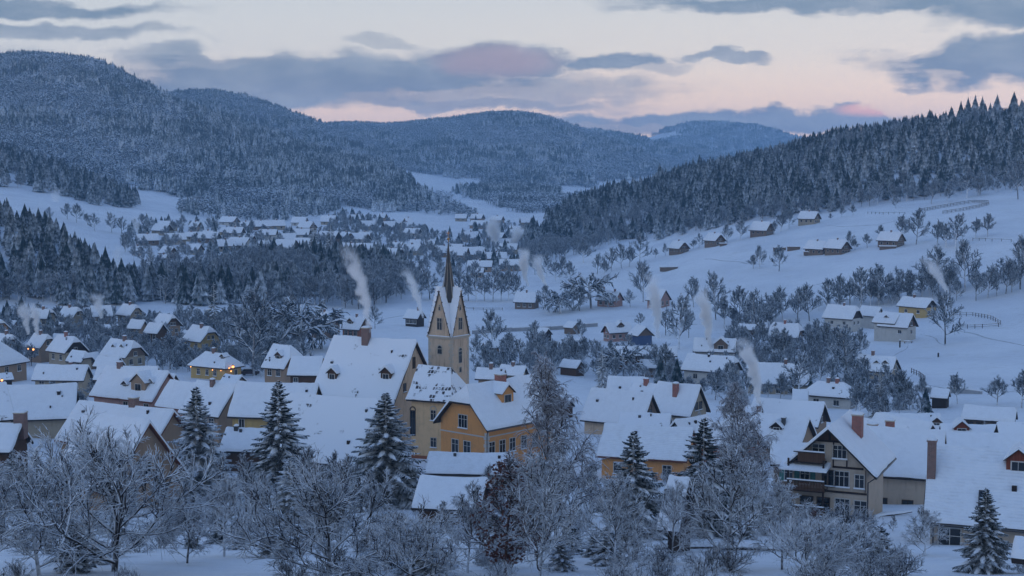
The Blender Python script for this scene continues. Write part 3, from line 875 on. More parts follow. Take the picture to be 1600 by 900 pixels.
# --- left bank, back rows
H('orange-walled cottage cut by the left edge of the picture, gable toward the meadow', -22, 8, 497, 400, -48, 512, orange, hipR=.3, wins=[('R', .7, [-.2, .2], .6, .8), ('F', -1.2, W2)], base_y=520)
H('brownish cottage with half-hipped snowy roof just below the orange one at left edge', -8, 24, 521, 372, -40, 538, tan, gable=wood, hipR=.35, wins=[('R', .5, [0], .8, .9), ('R', -1.4, W2), ('F', -1.3, W2)], chim=[(.1, 0, .9, .6, brickd)])
H('large tan house under a steep full-hipped snowy roof at the left edge', -40, 3, 531, 292, -25, 567, tan, hipL=1, hipR=1, pitch=44, dorm=[(.45, -.55, 1.3, .9, redbrown)], wins=[('F', -1.2, [.3, .7], 1.0, 1.1), ('R', -1.2, W2)], q=1.1)
H('low snow-roofed cottage behind the smoke, leftmost of the back row by the wood', 52, 82, 482, 425, -25, 496, cream, hipR=.3, wins=[('F', -1.1, W3)], chim=[(0, 0, .8, .6, brickd)])
H('second cottage of the back row by the wood, half-hipped end toward the right', 97, 124, 479, 425, -28, 494, cream, hipR=.35, wins=[('F', -1.1, W3), gw], chim=[(-.2, 0, .8, .6, brickd)])
H('third cottage of the back row by the wood, dark gable facing left', 143, 172, 477, 430, 26, 493, tan, gable=dwood, wins=[('L', .7, [0], .7, .8), ('F', -1.1, W2)])
H('back row cottage with two small windows in its pale right gable', 189, 216, 475, 430, -38, 491, cream, hipR=.25, wins=[('R', .6, [-.15, .2], .6, .8), ('R', -1.2, W2), ('F', -1.1, W2)], chim=[(0, 0, .8, .6, brickd)])
H('small cottage standing left of the brown gabled one below the back row', 203, 228, 499, 405, -22, 512, tan, wins=[('F', -1, W2)])
H('cottage with broad brown gable facing right, below the back row', 246, 273, 490, 410, -42, 508, tan, gable=wood, hipR=.25, wins=[('R', .6, [-.2, .2], .7, .8), ('R', -1.3, W2, .8, 1), ('F', -1.1, W2)])
H('low cottage tucked in front of the brown gabled cottage', 231, 257, 504, 392, -30, 519, wood, wins=[('F', -1, W2)])
H('yellowish two-storey house with broad half-hipped gable left of the great bare tree', 297, 331, 508, 378, -42, 531, yellow, hipR=.35, wins=[('F', -1.2, W2), ('R', -1.2, W2, .8, 1.1), ('R', .9, [-.2, .25], .7, .9)], chim=[(.1, -.1, 1.0, .7, brickd)])
H('house behind the double smoke column with lit porch below', 50, 78, 521, 362, -35, 541, tan, hipR=.3, wins=[('F', -1.1, W2), gw], chim=[(-.1, 0, .9, .6, brickd)])
H('cottage with a dark weatherboarded half-hipped gable and chimney amid the left rows', 85, 122, 524, 352, -40, 548, cream, gable=dwood, hipR=.3, wins=[('F', -1.2, W2), ('R', .6, [0], .8, .8)], chim=[(-.1, 0, 1.0, .65, brick)])
H('small hipped outbuilding in front of the dark gabled cottage', 110, 136, 547, 330, -30, 563, cream, hipR=.6, wins=[('F', -1, W2)])
H('wide cottage with two tiny roof windows and half-hipped grey gable', 168, 214, 530, 345, -36, 555, cream, gable=lwood, hipR=.4, wins=[('F', -1.2, W3), ('R', .6, [0], .8, .9), ('R', -1.2, W2)], chim=[(.1, 0, 1.0, .7, brickd)], dorm=[(-.3, -.5, .9, .5, dwood), (.3, -.45, .9, .5, dwood)])
H('low shed roof in front of the wide half-hipped cottage', 150, 190, 556, 322, -22, 571, wood)
lit, li = H('hipped house with glowing orange porch lights left of the great bare tree', 318, 356, 550, 325, -32, 572, yellow, hipL=1, hipR=1, pitch=42, q=1.1, T=.25, wins=[('F', -1.25, [-.55, -.05, .4], .8, 1.2), ('R', -1.25, [.3], .8, 1.1)], chim=[(-.1, 0, .9, .6, brickd)], dorm=[(.55, -.4, 1.1, .7, wood)])
H('low long snowy roof right behind the pair of little garden trees', 55, 140, 569, 292, -6, 592, cream, wins=[('F', -1, W4)], chim=[(.3, .1, .8, .6, brickd)])
H('long roof peeking out behind the dormered house', 150, 250, 571, 268, -8, 592, pink)
# --- left bank, big near roofs
H('big snowy house with wide walled dormer and pinkish right gable', 156, 272, 575, 236, -30, 620, pink, pitch=47, barge=M_barge, wins=[('F', -1.1, [.1, .8], .9, 1.1), ('R', 1.3, [0], .9, 1.1)], dorm=[(.42, -.72, 3.0, 1.6, tan), (-.05, -.62, 1.0, .6, dwood), (.68, -.45, 1.0, .5, dwood)], chim=[(-.55, 0, .9, .7, brickd)])
H('narrow snowy roof with red-brown verge squeezed right of the dormered house', 275, 298, 595, 226, -33, 634, pink, pitch=47, barge=M_barge, L=6)
H('long roof with dark shaded gable left of the ochre house', 302, 374, 597, 219, -32, 645, tan, pitch=46, wins=[('R', .9, [0], .9, 1), ('F', -1.1, W3)], chim=[(-.1, -.1, 1.0, .6, brickd)])
H('long ochre house under a wide snowy roof, one small dark window', 368, 500, 597, 203, -10, 649, yellow, pitch=44, wins=[('F', -1.0, [-.75, .35], .7, 1.1), ('F', -3.6, [-.75, .35], .9, 1.2)])
H('low building in front of the ochre wall with a snow hood chimney', 352, 430, 668, 186, -8, 702, wood, pitch=38, chim=[(-.55, -.1, .6, .5, M_metal)])
H('huge plain snow roof with mossy dark gable behind the wide spruce', 440, 597, 618, 172, -25, 716, ivy, pitch=48, gable=ivy, sink=1)
H('broad roof rising rightwards behind the round frosted trees at far left', 12, 118, 600, 226, 12, 652, cream, pitch=42, chim=[(.5, -.3, .5, .5, dwood)])
H('leftmost steep snowy roof running down to the right, cut by the edge', -70, 3, 600, 205, 32, 655, beige, pitch=42)
H('low roof beside the stout brown chimney at the left edge', -50, 36, 660, 168, -4, 702, wood, pitch=38, chim=[(.88, .15, 1.7, 1.2, brickd)])
H('long roof running behind the big bare garden tree, narrow right gable', 108, 284, 632, 178, -28, 692, tan, pitch=44, chim=[(.15, .05, 1.3, .9, brickd)], barge=M_barge)
H('steep tan gable with red-brown bargeboards behind the bare garden tree', 122, 246, 648, 152, -36, 756, tan, pitch=51, barge=M_barge, wins=[('R', 1.6, [0], .8, 1.2), ('R', -1, W2)])
# --- houses at the river meadow
H('brown timber chalet at the wood edge behind the great bare tree', 493, 522, 486, 415, -38, 505, lwood, gable=wood, hipR=.25, wins=[('R', .6, [-.15, .2], .6, .7), ('F', -1.1, W3), ('R', -1.2, W3, .8, .9)], chim=[(-.1, 0, .7, .5, brickd)])
H('red-brown house with small gables right of the timber chalet', 540, 572, 494, 405, -30, 513, redbrown, gable=wood, wins=[('F', -1.1, W3)], dorm=[(-.2, -.6, 1.8, .9, wood)], chim=[(.1, 0, .8, .5, brickd)])
H('small dark farmhouse with smoking chimney left of the church steeple', 636, 660, 483, 455, -32, 496, dwood, wins=[('F', -1, W3)], chim=[(.5, 0, .9, .6, brickd)])
H('snowy house with open brown loft left of the great steep roof', 425, 456, 538, 300, -28, 573, tan, gable=wood, pitch=45, hipR=.5, dorm=[(.1, -.6, 1.6, .9, wood)], wins=[('F', -1, W2)])
H('low long roof with brown end wall beside the great steep roof', 455, 506, 556, 285, -6, 584, wood, pitch=38, wins=[('F', -1, [-.6], .8, .8)])
# --- church hall
H('great steep snowy parish hall roof with tall brick chimney and two dormers', 517, 654, 527, 218, -25, 620, stone_w, snowmat=M_tilefew, pitch=50, wins=[('R', 4.9, [0], .7, 1.5, dict(style='dark', sill=False)), ('R', 1.6, W2, .7, 1.1, dict(style='dark')), ('F', -1.3, W4)],
  chim=[(-.17, -.06, 2.1, 1.05, brickd)], dorm=[(-.62, -.72, 1.5, 1.2, wood), (.62, -.66, 1.7, 1.2, wood), (-.93, -.97, 1.3, .7, redwood)], name='parish_hall', cat='hall')
# --- right of the church
H('small snowy house peeking out right behind the church tower', 745, 790, 574, 262, -15, 590, tan, chim=[(0, 0, .9, .6, brickd)])
H('tiny roof seen between the tower and the frosted bushes', 782, 822, 570, 285, -25, 584, cream, chim=[(0, 0, .7, .5, brickd)])
H('long snowy roof ending in a grey arched gable, right of the birch', 925, 1018, 609, 232, -32, 658, stone_w, pitch=50, gable=lwood, wins=[('R', 1.2, [0], 1.1, 1.5, dict(style='dark', arch=True, sill=False))])
H('snowy roof with bare tile patches behind the long arched-gable roof', 950, 1008, 588, 262, -12, 612, tan, pitch=42)
H('little house with red gable and red chimney left of the small dark spruce', 1010, 1030, 598, 252, -40, 622, redbrown, gable=redwood, chim=[(-.3, -.1, 1.0, .7, brick)], L=8)
H('steep cream-gabled house with leaning red chimney behind the small spruce', 1030, 1093, 598, 240, -35, 645, cream, pitch=52, wins=[('R', 1.2, [-.2, .3], .9, 1.2, dict(style='dark')), ('R', -1.4, W2, .9, 1.2)], chim=[(.0, -.35, 1.8, .8, brick)])
H('low snowy roof just in front of the arched-gable roof', 968, 1048, 645, 216, -12, 672, wood, pitch=38)
H('small dark-timbered gable facing left below the small dark spruce', 1063, 1098, 651, 206, 42, 672, wood, gable=dwood, pitch=45, L=7, wins=[('L', .6, [0], .7, .7)])
H('long orange-walled house with ribbed snowy roof behind the front spruces', 945, 1082, 664, 184, -18, 714, orange, pitch=40, snowmat=M_snowrow, T=.2, barge=M_barge, wins=[('F', -1.5, W3, 1, 1.3), ('R', .9, [0], .9, 1.2)])
H('red-brown gabled house half hidden by the fine-twigged birch', 1118, 1160, 660, 195, -48, 694, redbrown, pitch=48, L=9, wins=[('R', .8, [-.2, .25], .8, 1.0), ('R', -1.3, W2)])
H('cluttered snowy roof left of the smoking chimney by the birch', 1135, 1190, 632, 222, -20, 668, tan, pitch=44, dorm=[(-.1, -.5, 1.6, .9, wood)], chim=[(.85, -.2, .8, .6, brickd)])
H('two-tone house, slate-grey upper floor over white ground floor', 1076, 1145, 554, 322, -30, 578, white_w, gable=grey_w, pitch=40, hipR=.35, wins=[('F', -3.6, [-.2, .15, .45], .9, 1.0), ('F', -1.3, [-.5, .1, .6], .9, 1.0, dict(sill=False)), ('R', -1.2, [-.3, .3], .9, 1.1), ('R', -3.6, [-.5, 0, .5], .9, 1.1), ('R', .8, [0], .8, .9)], chim=[(-.1, -.1, .5, .4, dwood)])
H('snow-laden roof with a small white gable behind the two-tone house', 1085, 1150, 528, 352, -12, 548, white_w, pitch=40, dorm=[(.3, -.85, 3.2, 1.4, lwood)], chim=[(-.35, -.1, .8, .6, dwood)])
H('meadow cottage with pink gable facing left and shed dormer', 946, 984, 504, 418, 28, 518, pink, gable=redwood, pitch=46, hipL=.2, wins=[('L', .5, [0], .7, .8), ('L', -1.1, W2, .7, .9), ('F', -1.1, W3, .8, .9)], dorm=[(.1, -.5, 2.2, .7, wood)], chim=[(.3, .1, .9, .5, brickd)])
H('snow-muffled hut with blue tarpaulin right beside the pink-gabled cottage', 994, 1010, 508, 410, -68, 522, M_tarp, gable=lwood, L=6, pitch=42)
H('long low snowy outbuilding behind the umbrella-shaped tree', 962, 1058, 541, 352, -4, 554, wood, pitch=36, wins=[('F', -.8, W4, .7, .7)])
H('small snow-smothered shed below the long outbuilding', 1000, 1028, 561, 338, -10, 573, lwood, pitch=40)
H('pinkish farmhouse with dark-edged right gable at the foot of the slope', 938, 968, 454, 560, -38, 468, pink, gable=pink, wins=[('R', .5, [0], .7, .7), ('F', -1, W3)], chim=[(-.6, 0, 1.4, .5, brickd), (.5, 0, .8, .5, brickd)])
H('pink-walled house behind the first meadow smoke column', 1018, 1040, 451, 545, -40, 468, pink, wins=[('F', -1.1, W2), ('R', -1, W2)])
H('low farmhouse by the road left of the roadside trees, smoking chimney', 806, 838, 456, 548, -20, 471, lwood, hipR=.3, wins=[('F', -1, W3)], chim=[(0, 0, .8, .5, brickd)])
H('long cream house half hidden by the leafless tree, middle right', 1168, 1252, 566, 315, -12, 598, cream, pitch=42, hipR=.9, wins=[('F', -1.4, [-.75, -.4, 0, .4, .8], .8, 1.0)], chim=[(.2, 0, .8, .6, brickd)])
H('white cottage with dark half-hipped gable on the right meadow', 1296, 1334, 476, 428, -38, 496, white_w, gable=dwood, hipR=.35, wins=[('F', -1.3, W2, .8, .9), ('R', -1.3, W2, .8, .9)], chim=[(.1, 0, .7, .5, brickd)])
H('little white steep-gabled cottage between the two meadow farmhouses', 1352, 1371, 478, 438, -50, 492, white_w, pitch=50, hipR=0, wins=[('R', .2, [0], .7, .8)], L=7)
H('ochre and cream chalet with wide dark gable left of the fence ring', 1420, 1446, 464, 442, -52, 478, yellow, gable=dwood, pitch=40, hipR=.15, wins=[('F', -1.4, W2, .9, .9), ('R', -1.5, [-.4, .3], 1, .9), ('R', -4, [-.4, .3], 1, .9)], chim=[(-.2, 0, .8, .6, brickd)], L=11)
hw_, hi_ = H('white farmhouse with brown planked gable and single loft window on the meadow', 1383, 1423, 488, 398, -40, 509, white_w, gable=wood, pitch=45, wins=[('R', .9, [-.05], 1.0, 1.0), ('R', -1.4, [0], .9, 1.0), ('F', -1.3, [.5], .9, .9)])
H('', 1372, 1402, 489, 404, -40, 503, white_w, into=hw_, pitch=40, wins=[('F', -1.1, [-.4], .8, .8)], dorm=[(.1, -.5, 1.0, .5, dwood)], wall_part='wing_wall', roof_part='wing_roof')
H('snowy half-hipped cottage with brick chimney at the lower meadow edge', 1210, 1246, 504, 398, -28, 525, lwood, hipR=.5, hipL=.3, wins=[('F', -1.1, W2)], chim=[(-.1, 0, .8, .6, brick)])
H('large pale farmhouse with mottled gable and two roof hatches above the tall spruce', 1345, 1396, 555, 332, -34, 578, cream, gable=cream, pitch=42, hipR=.12, wins=[('F', -1.4, [-.55, .2], .9, 1.1), ('R', .9, [-.05], .8, 1.0), ('R', -1.3, W2, .9, 1.1)], chim=[(-.25, .05, 1.2, .6, brickd)], dorm=[(-.4, -.55, 1.2, .4, dwood), (.1, -.5, 1.0, .35, dwood), (.55, -.5, 1.2, .45, dwood)])
H('hipped white villa with two chimneys left of the tall snowy spruce', 1279, 1318, 596, 288, -30, 617, white_w, hipL=1, hipR=1, pitch=40, q=1.0, wins=[('F', -1.2, [-.5, .4], 1.0, 1.0), ('R', -1.2, W2, .9, 1)], chim=[(-.1, 0, .8, .6, brickd), (.25, 0, .8, .6, brick)])
H('long snowy roof with dark timber right gable above the chalet', 1182, 1284, 624, 232, -28, 660, tan, gable=dwood, pitch=42, hipR=.0, wins=[('R', .6, [0], .8, .8)])
H('lower snowy roof with dark roof hatch left of the chalet peak', 1188, 1262, 648, 202, -30, 694, tan, pitch=42, dorm=[(-.1, -.5, 1.5, .6, dwood)], chim=[(.1, -.3, 1.0, .5, M_metal)])
H('long barn-like farmhouse with right gable under the two round trees', 1510, 1582, 634, 287, -24, 654, lwood, pitch=38, hipR=.2, wins=[('F', -1.0, [-.8, -.4, .3, .7], .8, .9, dict(style='dark')), ('R', .5, [0], .7, .7)], base_y=662)
H('flat snowy roof between the tall spruce and the barn-like farmhouse', 1375, 1468, 645, 248, -6, 668, tan, pitch=32, dorm=[(.8, -.8, 1.6, .7, wood)])
H('snowy roof strip with little red triangular gable right of the last red chimney', 1470, 1560, 662, 222, -8, 690, beige, pitch=38, dorm=[(-.3, -.4, 2.0, .7, redwood)])
H('long low snowy roof behind the ribbed roof at right', 1560, 1680, 660, 215, -8, 690, beige, pitch=36)
H('snow roof crossed by the little spruce top at right', 1468, 1660, 676, 178, -6, 712, beige, pitch=38)
# --- roofs behind the chalet
H('steep snowy roof with red chimney standing right behind the chalet', 1350, 1392, 656, 172, -55, 712, beige, pitch=46, L=9, chim=[(.2, -.5, 1.9, .85, brick)])
H('second steep roof behind the chalet, furthest right of the pair', 1392, 1432, 652, 182, -55, 716, beige, pitch=46, L=9, chim=[(.75, -.95, 2.6, .8, brick)], dorm=[(0, -.5, 1.2, .5, dwood)])
# --- near snow roofs in the middle
H('long low outbuilding with ribbed snowy roof below the orange house', 668, 800, 706, 168, -6, 738, beige, pitch=30, snowmat=M_snowrow, T=.22)
H('low mossy-walled shed with curved snow roof at the foot of the wide spruce', 590, 630, 728, 152, -20, 752, ivy, pitch=34, hipL=.5)
H('plain snow-covered shed roof in front of the ribbed outbuilding', 655, 762, 744, 142, -10, 790, wood, pitch=30)
H('narrow steep lean-to covered in snow between two front spruces', 1046, 1078, 742, 148, -25, 822, dwood, pitch=52)

# --- orange house with half-hipped gable
oh, oi_ = H('orange house with half-hipped gable, white bands and dormer, beside the church', 730, 834, 592, 192, 48, 657, orange, pitch=46, hipL=.38, q=1.5, ov=.7, T=.34,
   wins=[('L', .5, [-.02], 1.45, 1.6, dict(lit=False, panes=3)), ('L', -2.9, [-.36, .16], 1.1, 1.8), ('F', -2.6, [-.86, -.55, -.25, .1, .45], 1.0, 1.6), ('L', 3.2, [.02], .4, .6, dict(panes=1, sill=False))],
   chim=[(.0, -.12, 1.5, 1.1, brick)], dorm=[(-.1, -.52, 2.2, 1.5, orange)])
e, hl, hwid, R_ = oi_['e'], oi_['hl'], oi_['hw'], oi_['R_']
for z in (-1.15,):
    m = MB(); m.box(-hl - .07, -hl + .01, -hwid - .07, hwid + .07, e + z, e + z + .16, M_frame); m.box(-hl, hl, -hwid - .07, -hwid + .01, e + z, e + z + .16, M_frame); m.build('band', None, oh)
for i in range(11):
    for (x, y) in ((-hl, -hwid),):
        m = MB(); ww = .5 if i % 2 else .34; m.box(x - .05, x + ww, y - .05, y + ww, e - .55 - i * .48 - .42, e - .55 - i * .48, M_frame); m.build('quoin', None, oh)
m = MB(); m.tube([(-hl - .3, -hwid - .55, e - .1), (-hl - .12, -hwid - .15, e - .7), (-hl - .12, -hwid - .12, 0)], [.06] * 3, 6, M_metal); m.build('downpipe', None, oh)

# --- half-timbered chalet
ch, ci = H('half-timbered chalet with balconies, teal shutters and red chimneys at lower right', 1286, 1338, 652, 156, 66, 726, beige, pitch=43, ov=1.0, T=.3, L=10.5, gable=beige, hr=(5.4, 6.2),
   wins=[('L', 1.9, [.27], 1.2, 1.15, dict(panes=3)), ('L', 1.9, [-.3], 1.1, 1.15, dict(panes=2)), ('L', -.65, [.33], 1.3, 1.4, dict(panes=3)), ('L', -.75, [.8], .8, 1.25), ('L', -3.3, [.36], 1.3, 1.5, dict(panes=3)), ('L', -3.3, [.84], 1.1, 1.4),
         ('L', -.65, [-.02], 1.1, 1.4, dict(style='dark')), ('L', -.7, [-.66], .8, 1.4, dict(shutters=M_teal)), ('L', -3.4, [-.15, -.6], 1.1, 1.6, dict(style='dark'))],
   chim=[(.15, -.35, 1.9, .95, brick)], cat='chalet', name='chalet')
e, hl, hwid, R_ = ci['e'], ci['hl'], ci['hw'], ci['R_']
def beam(y0, z0, y1, z1, t=.10, x=None, mat=dwood):
    """timber on the left gable; y to the viewer's right is negative"""
    x = -hl - .03 if x is None else x
    dy, dz = y1 - y0, z1 - z0; l = math.hypot(dy, dz); ny, nz = -dz / l * t, dy / l * t
    pr = [(y0 + ny, z0 + nz), (y0 - ny, z0 - nz), (y1 - ny, z1 - nz), (y1 + ny, z1 + nz)]
    m = MB(); vs = [(x - .07, y, z) for y, z in pr] + [(x + .02, y, z) for y, z in pr]
    m.add(vs, [(0, 1, 2, 3), (7, 6, 5, 4), (0, 4, 5, 1), (1, 5, 6, 2), (2, 6, 7, 3), (3, 7, 4, 0)], mat); m.build('beam', None, ch)
beam(hwid * .38, e + 2.85, -hwid * .38, e + 2.85, .10); beam(-hwid * .08, e + .45, -hwid * .9, e + .45, .09); beam(hwid * .4, e - 1.9, -hwid, e - 1.9, .09)
beam(0, e + 2.9, 0, e + 4.2, .10); beam(-.35, e + .5, -.35, e + 2.8, .06); beam(-hwid * .46, e + .5, -hwid * .46, e + 1.2, .06)
for k in (.05, -.96): beam(k * hwid, e - 1.85, k * hwid, e + .35, .05, mat=lwood)
# brown boarded apex
m = MB(); x = -hl - .05; ap = e + ci['Rh'] - .25
m.add([(x, (ap - e - 2.9) / ci['tp'], e + 2.9), (x, -(ap - e - 2.9) / ci['tp'], e + 2.9), (x, 0, ap)], [(0, 2, 1)], wood); m.build('apex_boarding', None, ch)
# balconies on the left half of the gable
for (z, d, y0, y1) in ((e + .95, 1.2, .25, hwid - .35), (e - 1.75, 1.4, .2, hwid + .2), (e - 4.2, 1.4, .2, hwid + .2)):
    bo = MB(); bo.box(-hl - d, -hl, y0, y1, z - .12, z, dwood); bal = bo.build('balcony', None, ch)
    for i in range(22):
        yy = y0 + (y1 - y0) * i / 25; p = MB(); p.box(-hl - d, -hl - d + .03, yy - .055, yy + .055, z, z + .85, wood); p.build('baluster', None, bal)
    p = MB(); p.box(-hl - d - .04, -hl - d + .08, y0, y1, z + .85, z + .95, dwood); p.build('handrail', None, bal)
    p = MB(); p.box(-hl - d - .05, -hl - d + .10, y0, y1, z + .953, z + 1.06, M_snow); p.build('rail_snow', None, bal)
for yy in (hwid + .1, .3):
    p = MB(); p.box(-hl - 1.35, -hl - 1.2, yy - .08, yy + .08, 0, e + 1.2, dwood); p.build('post', None, ch)
# snow-covered pent roof between the floors
m = MB(); z = e + .32
m.add([(-hl, -.1, z + .5), (-hl, hwid + .9, z + .5), (-hl - 1.9, hwid + .9, z), (-hl - 1.9, -.1, z), (-hl, -.1, z + .1), (-hl, hwid + .9, z + .1), (-hl - 1.9, hwid + .9, z - .16), (-hl - 1.9, -.1, z - .16)],
      [(0, 1, 2, 3), (7, 6, 5, 4), (0, 3, 7, 4), (1, 5, 6, 2), (2, 6, 7, 3)], M_snow); m.build('pent_roof', None, ch)
H('', 1362, 1462, 668, 156, -20, 741, beige, into=ch, pitch=40, T=.3, L=8.6, wins=[('F', -3.2, [-.5], 1.4, 1.4, dict(panes=3, style='dark')), ('F', -3.2, [.25], 1.0, 1.3, dict(style='dark'))], chim=[(-.35, .2, 1.5, .9, brick)], wall_part='wing_wall', roof_part='wing_roof')
H('', 1222, 1262, 690, 162, -8, 722, lwood, into=ch, pitch=34, L=5.5, wins=[('F', -1.2, [-.3, .5], .9, 1.2, dict(shutters=M_teal))], wall_part='lean_to_wall', roof_part='lean_to_roof')
m = MB(); m.tube([(-hl - .9, -hwid - .9, e - .15), (-hl - .15, -hwid - .12, e - .8), (-hl - .15, -hwid - .12, 0)], [.07] * 3, 6, M_metal); m.build('downpipe', None, ch)

# --- big right-hand house
rh, ri = H('large beige house with broad ribbed snow roof, tall chimney and skylight at right', 1461, 1680, 700, 124, -20, 818, beige, pitch=44, snowmat=M_snowrow, T=.24, hr=(2.8, 3.3),
   wins=[('F', -1.35, [-.72], 1.5, 1.7, dict(panes=2)), ('F', -1.4, [.35, .7], 1.1, 1.3)], chim=[(-.93, -.42, 2.7, .62, brickd)], dorm=[(.18, -.28, 1.7, 1.0, redwood)])
e, hl, hwid, R_ = ri['e'], ri['hl'], ri['hw'], ri['R_']; tp = ri['tp']; V_ = .72 * ri['Vm']; zr = e + ri['Rh'] - V_ * tp
m = MB(); c4 = [(-.35, -.5), (.35, -.5), (.35, .5), (-.35, .5)]
x0 = -.12 * ri['L']
m.add([(x0 + u, -V_ + v, zr + v * tp + .42) for u, v in c4] + [(x0 + u, -V_ + v, zr + v * tp + .1) for u, v in c4], [(0, 1, 2, 3), (0, 4, 5, 1), (1, 5, 6, 2), (2, 6, 7, 3), (3, 7, 4, 0)], M_metal)
m.add([(x0 + u * .8, -V_ + v * .8, zr + v * .8 * tp + .44) for u, v in c4], [(0, 1, 2, 3)], M_glass); m.build('skylight', None, rh)
for xx in (-hl + .12, -.30 * hl):
    m = MB(); m.tube([(xx, -hwid - .55, e - .05), (xx + .1, -hwid - .12, e - .6), (xx + .1, -hwid - .10, 0)], [.06] * 3, 6, M_metal); m.build('downpipe', None, rh)
H('small garden shed with snowy roof at the right bottom corner', 1592, 1640, 838, 100, -30, 866, wood, pitch=34, name='garden_shed', cat='shed', T=.25)

# --- gutters along the eaves of the nearest houses
for rt, inf in ((rh, ri), (ch, ci), (oh, oi_)):
    m = MB(); m.tube([(-inf['L']/2, -inf['Vm'] - .04, inf['e'] - .18), (inf['L']/2, -inf['Vm'] - .04, inf['e'] - .18)], [.075] * 2, 8, M_metal); m.build('gutter', None, rt)

# ------------------------------------------------------------------ church: nave and tower
na, ni = H('', 652, 706, 571, 206, -24, 624, nave_w, pitch=50, hipR=1, q=2.2, T=.13, snowmat=M_tile, name='church', cat='church',
   wins=[('F', -2.1, [.12], .75, 1.35, dict(arch=True, style='stone', panes=2)), ('F', -5.9, [.12], .8, 1.25, dict(style='stone')), ('F', -3.4, [-.93], .7, 3.4, dict(style='dark', arch=True, sill=False)), ('R', -2.4, [0], .8, 2.2, dict(style='stone', arch=True))])
tag(na, 'old stone church with twin-gabled tower, dark needle spire and patchy snowy nave roof', 'church')
e, hl, hwid = ni['e'], ni['hl'], ni['hw']
m = MB(); m.box(-hl - .04, hl + .04, -hwid - .04, hwid + .04, -.5, .9, redbrown); m.build('plinth', None, na)
m = MB(); m.box(-hl - .1, hl + .1, -hwid - .1, hwid + .1, e + .05, e + .28, M_stone); m.build('cornice', None, na)

TWY = 221.0; ta = math.radians(-35)
tp0 = at(701, 525, TWY); tw = 4.3; h2 = tw / 2
tower_root = na
def T_(o):                                    # tower parts sit in the tower's own turned frame
    ra = ta - na.rotation_euler.z; d = tp0 - na.location
    c0, s0 = math.cos(-na.rotation_euler.z), math.sin(-na.rotation_euler.z)
    lx, ly = d.x * c0 - d.y * s0, d.x * s0 + d.y * c0
    x, y = o.location.x, o.location.y
    o.location = (lx + x * math.cos(ra) - y * math.sin(ra), ly + x * math.sin(ra) + y * math.cos(ra), o.location.z + d.z)
    o.rotation_euler.z += ra; return o
gh = 7.0; depth = tp0.z - gz(tp0.x, tp0.y) + 1
m = MB(); m.box(-h2, h2, -h2, h2, -depth, 0, stone_w); T_(m.build('tower_wall', None, na))
m = MB(); m.box(-h2 - .22, h2 + .22, -h2 - .22, h2 + .22, -.02, .16, M_stone); m.box(-h2 - .10, h2 + .10, -h2 - .10, h2 + .10, -.22, -.02, M_stone); T_(m.build('tower_cornice', None, na))
m = MB(); m.box(-h2 - .20, h2 + .20, -h2 - .20, h2 + .20, .165, .27, M_snow); T_(m.build('cornice_snow', None, na))
for k in range(4):                            # four steep gables
    m = MB(); m.add([(-h2, -h2 - .02, .1), (h2, -h2 - .02, .1), (0, -h2 - .02, gh), (-h2, -h2 + .35, .1), (h2, -h2 + .35, .1), (0, -h2 + .35, gh)],
                    [(0, 1, 2), (5, 4, 3), (0, 2, 5, 3), (1, 4, 5, 2)], stone_w)
    g = m.build('tower_gable', None, na); g.rotation_euler.z = k * math.pi / 2; T_(g)
    def tw_win(z, w, hh, y, arch, style='stone', panes=2):
        o = window(na, (0, 0, 0), 0, w, hh, style=style, panes=panes, arch=arch, sill=False)
        c_, s_ = math.cos(k * math.pi / 2), math.sin(k * math.pi / 2)
        o.location = (-s_ * y, c_ * y, z); o.rotation_euler.z = k * math.pi / 2; T_(o)
        if arch:                              # dark head of the opening
            q = MB(); n = 8; q.add([(0, -.03, hh/2 + .05)] + [(math.cos(math.pi * i / n) * w/2, -.03, hh/2 + .05 + math.sin(math.pi * i / n) * w * .58) for i in range(n + 1)], [(0, i + 1, i + 2) for i in range(n)], M_glass)
            q.build('window_head', None, o)
    tw_win(2.0, .85, 1.7, -h2 - .03, False); tw_win(4.3, .28, .5, -h2 - .03, True, panes=1)
    tw_win(-3.0, .75, 1.7, -h2, True, panes=1) if k % 2 else tw_win(-2.1, .8, .7, -h2, True, 'stone', 1)
    tw_win(-4.9, .5, .7, -h2, False, panes=1)
r = MB(); sn = MB(); o2 = .22
for k in range(4):
    c_, s_ = math.cos(k * math.pi / 2), math.sin(k * math.pi / 2)
    rt = lambda x, y, z: (x * c_ - y * s_, x * s_ + y * c_, z)
    G = rt(0, -h2 - o2, gh + .08); C0 = (0, 0, gh + .08)
    for sg in (-1, 1):
        K = rt(sg * (h2 + o2 * .2), -h2 - o2, .12); K2 = rt(sg * (h2 + .05), -h2 - .05, .12)
        G2 = rt(0, -h2 - o2, gh + .34); K3 = rt(sg * (h2 + .12), -h2 - o2 + .02, .42); C2 = (0, 0, gh + .34)
        r.add([G, K, K2, C0], [(0, 1, 2, 3)], M_eave)
        G0 = rt(0, -h2 - o2, gh - .25); K0 = rt(sg * (h2 - .12), -h2 - o2, .12)
        r.add([G, K, K0, G0], [(0, 1, 2, 3)], M_eave)
        nq = 8; vs = []
        for i in range(nq + 1):
            t = i / nq; A = [G2[j] + (K3[j] - G2[j]) * t for j in range(3)]; B = [C2[j] + (K2[j] - C2[j]) * t for j in range(3)]
            A2 = [G[j] + (K[j] - G[j]) * t for j in range(3)]
            wv = .05 * math.sin(i * 2.1 + k); vs += [tuple(A2), (A[0], A[1], A[2] + wv), ((A[0] + B[0]) / 2, (A[1] + B[1]) / 2, (A[2] + B[2]) / 2 + .08 + wv), (B[0], B[1], B[2] + .1)]
        sn.add(vs, [(i*4 + j, i*4 + j + 1, i*4 + j + 5, i*4 + j + 4) for i in range(nq) for j in range(3)], M_snow)
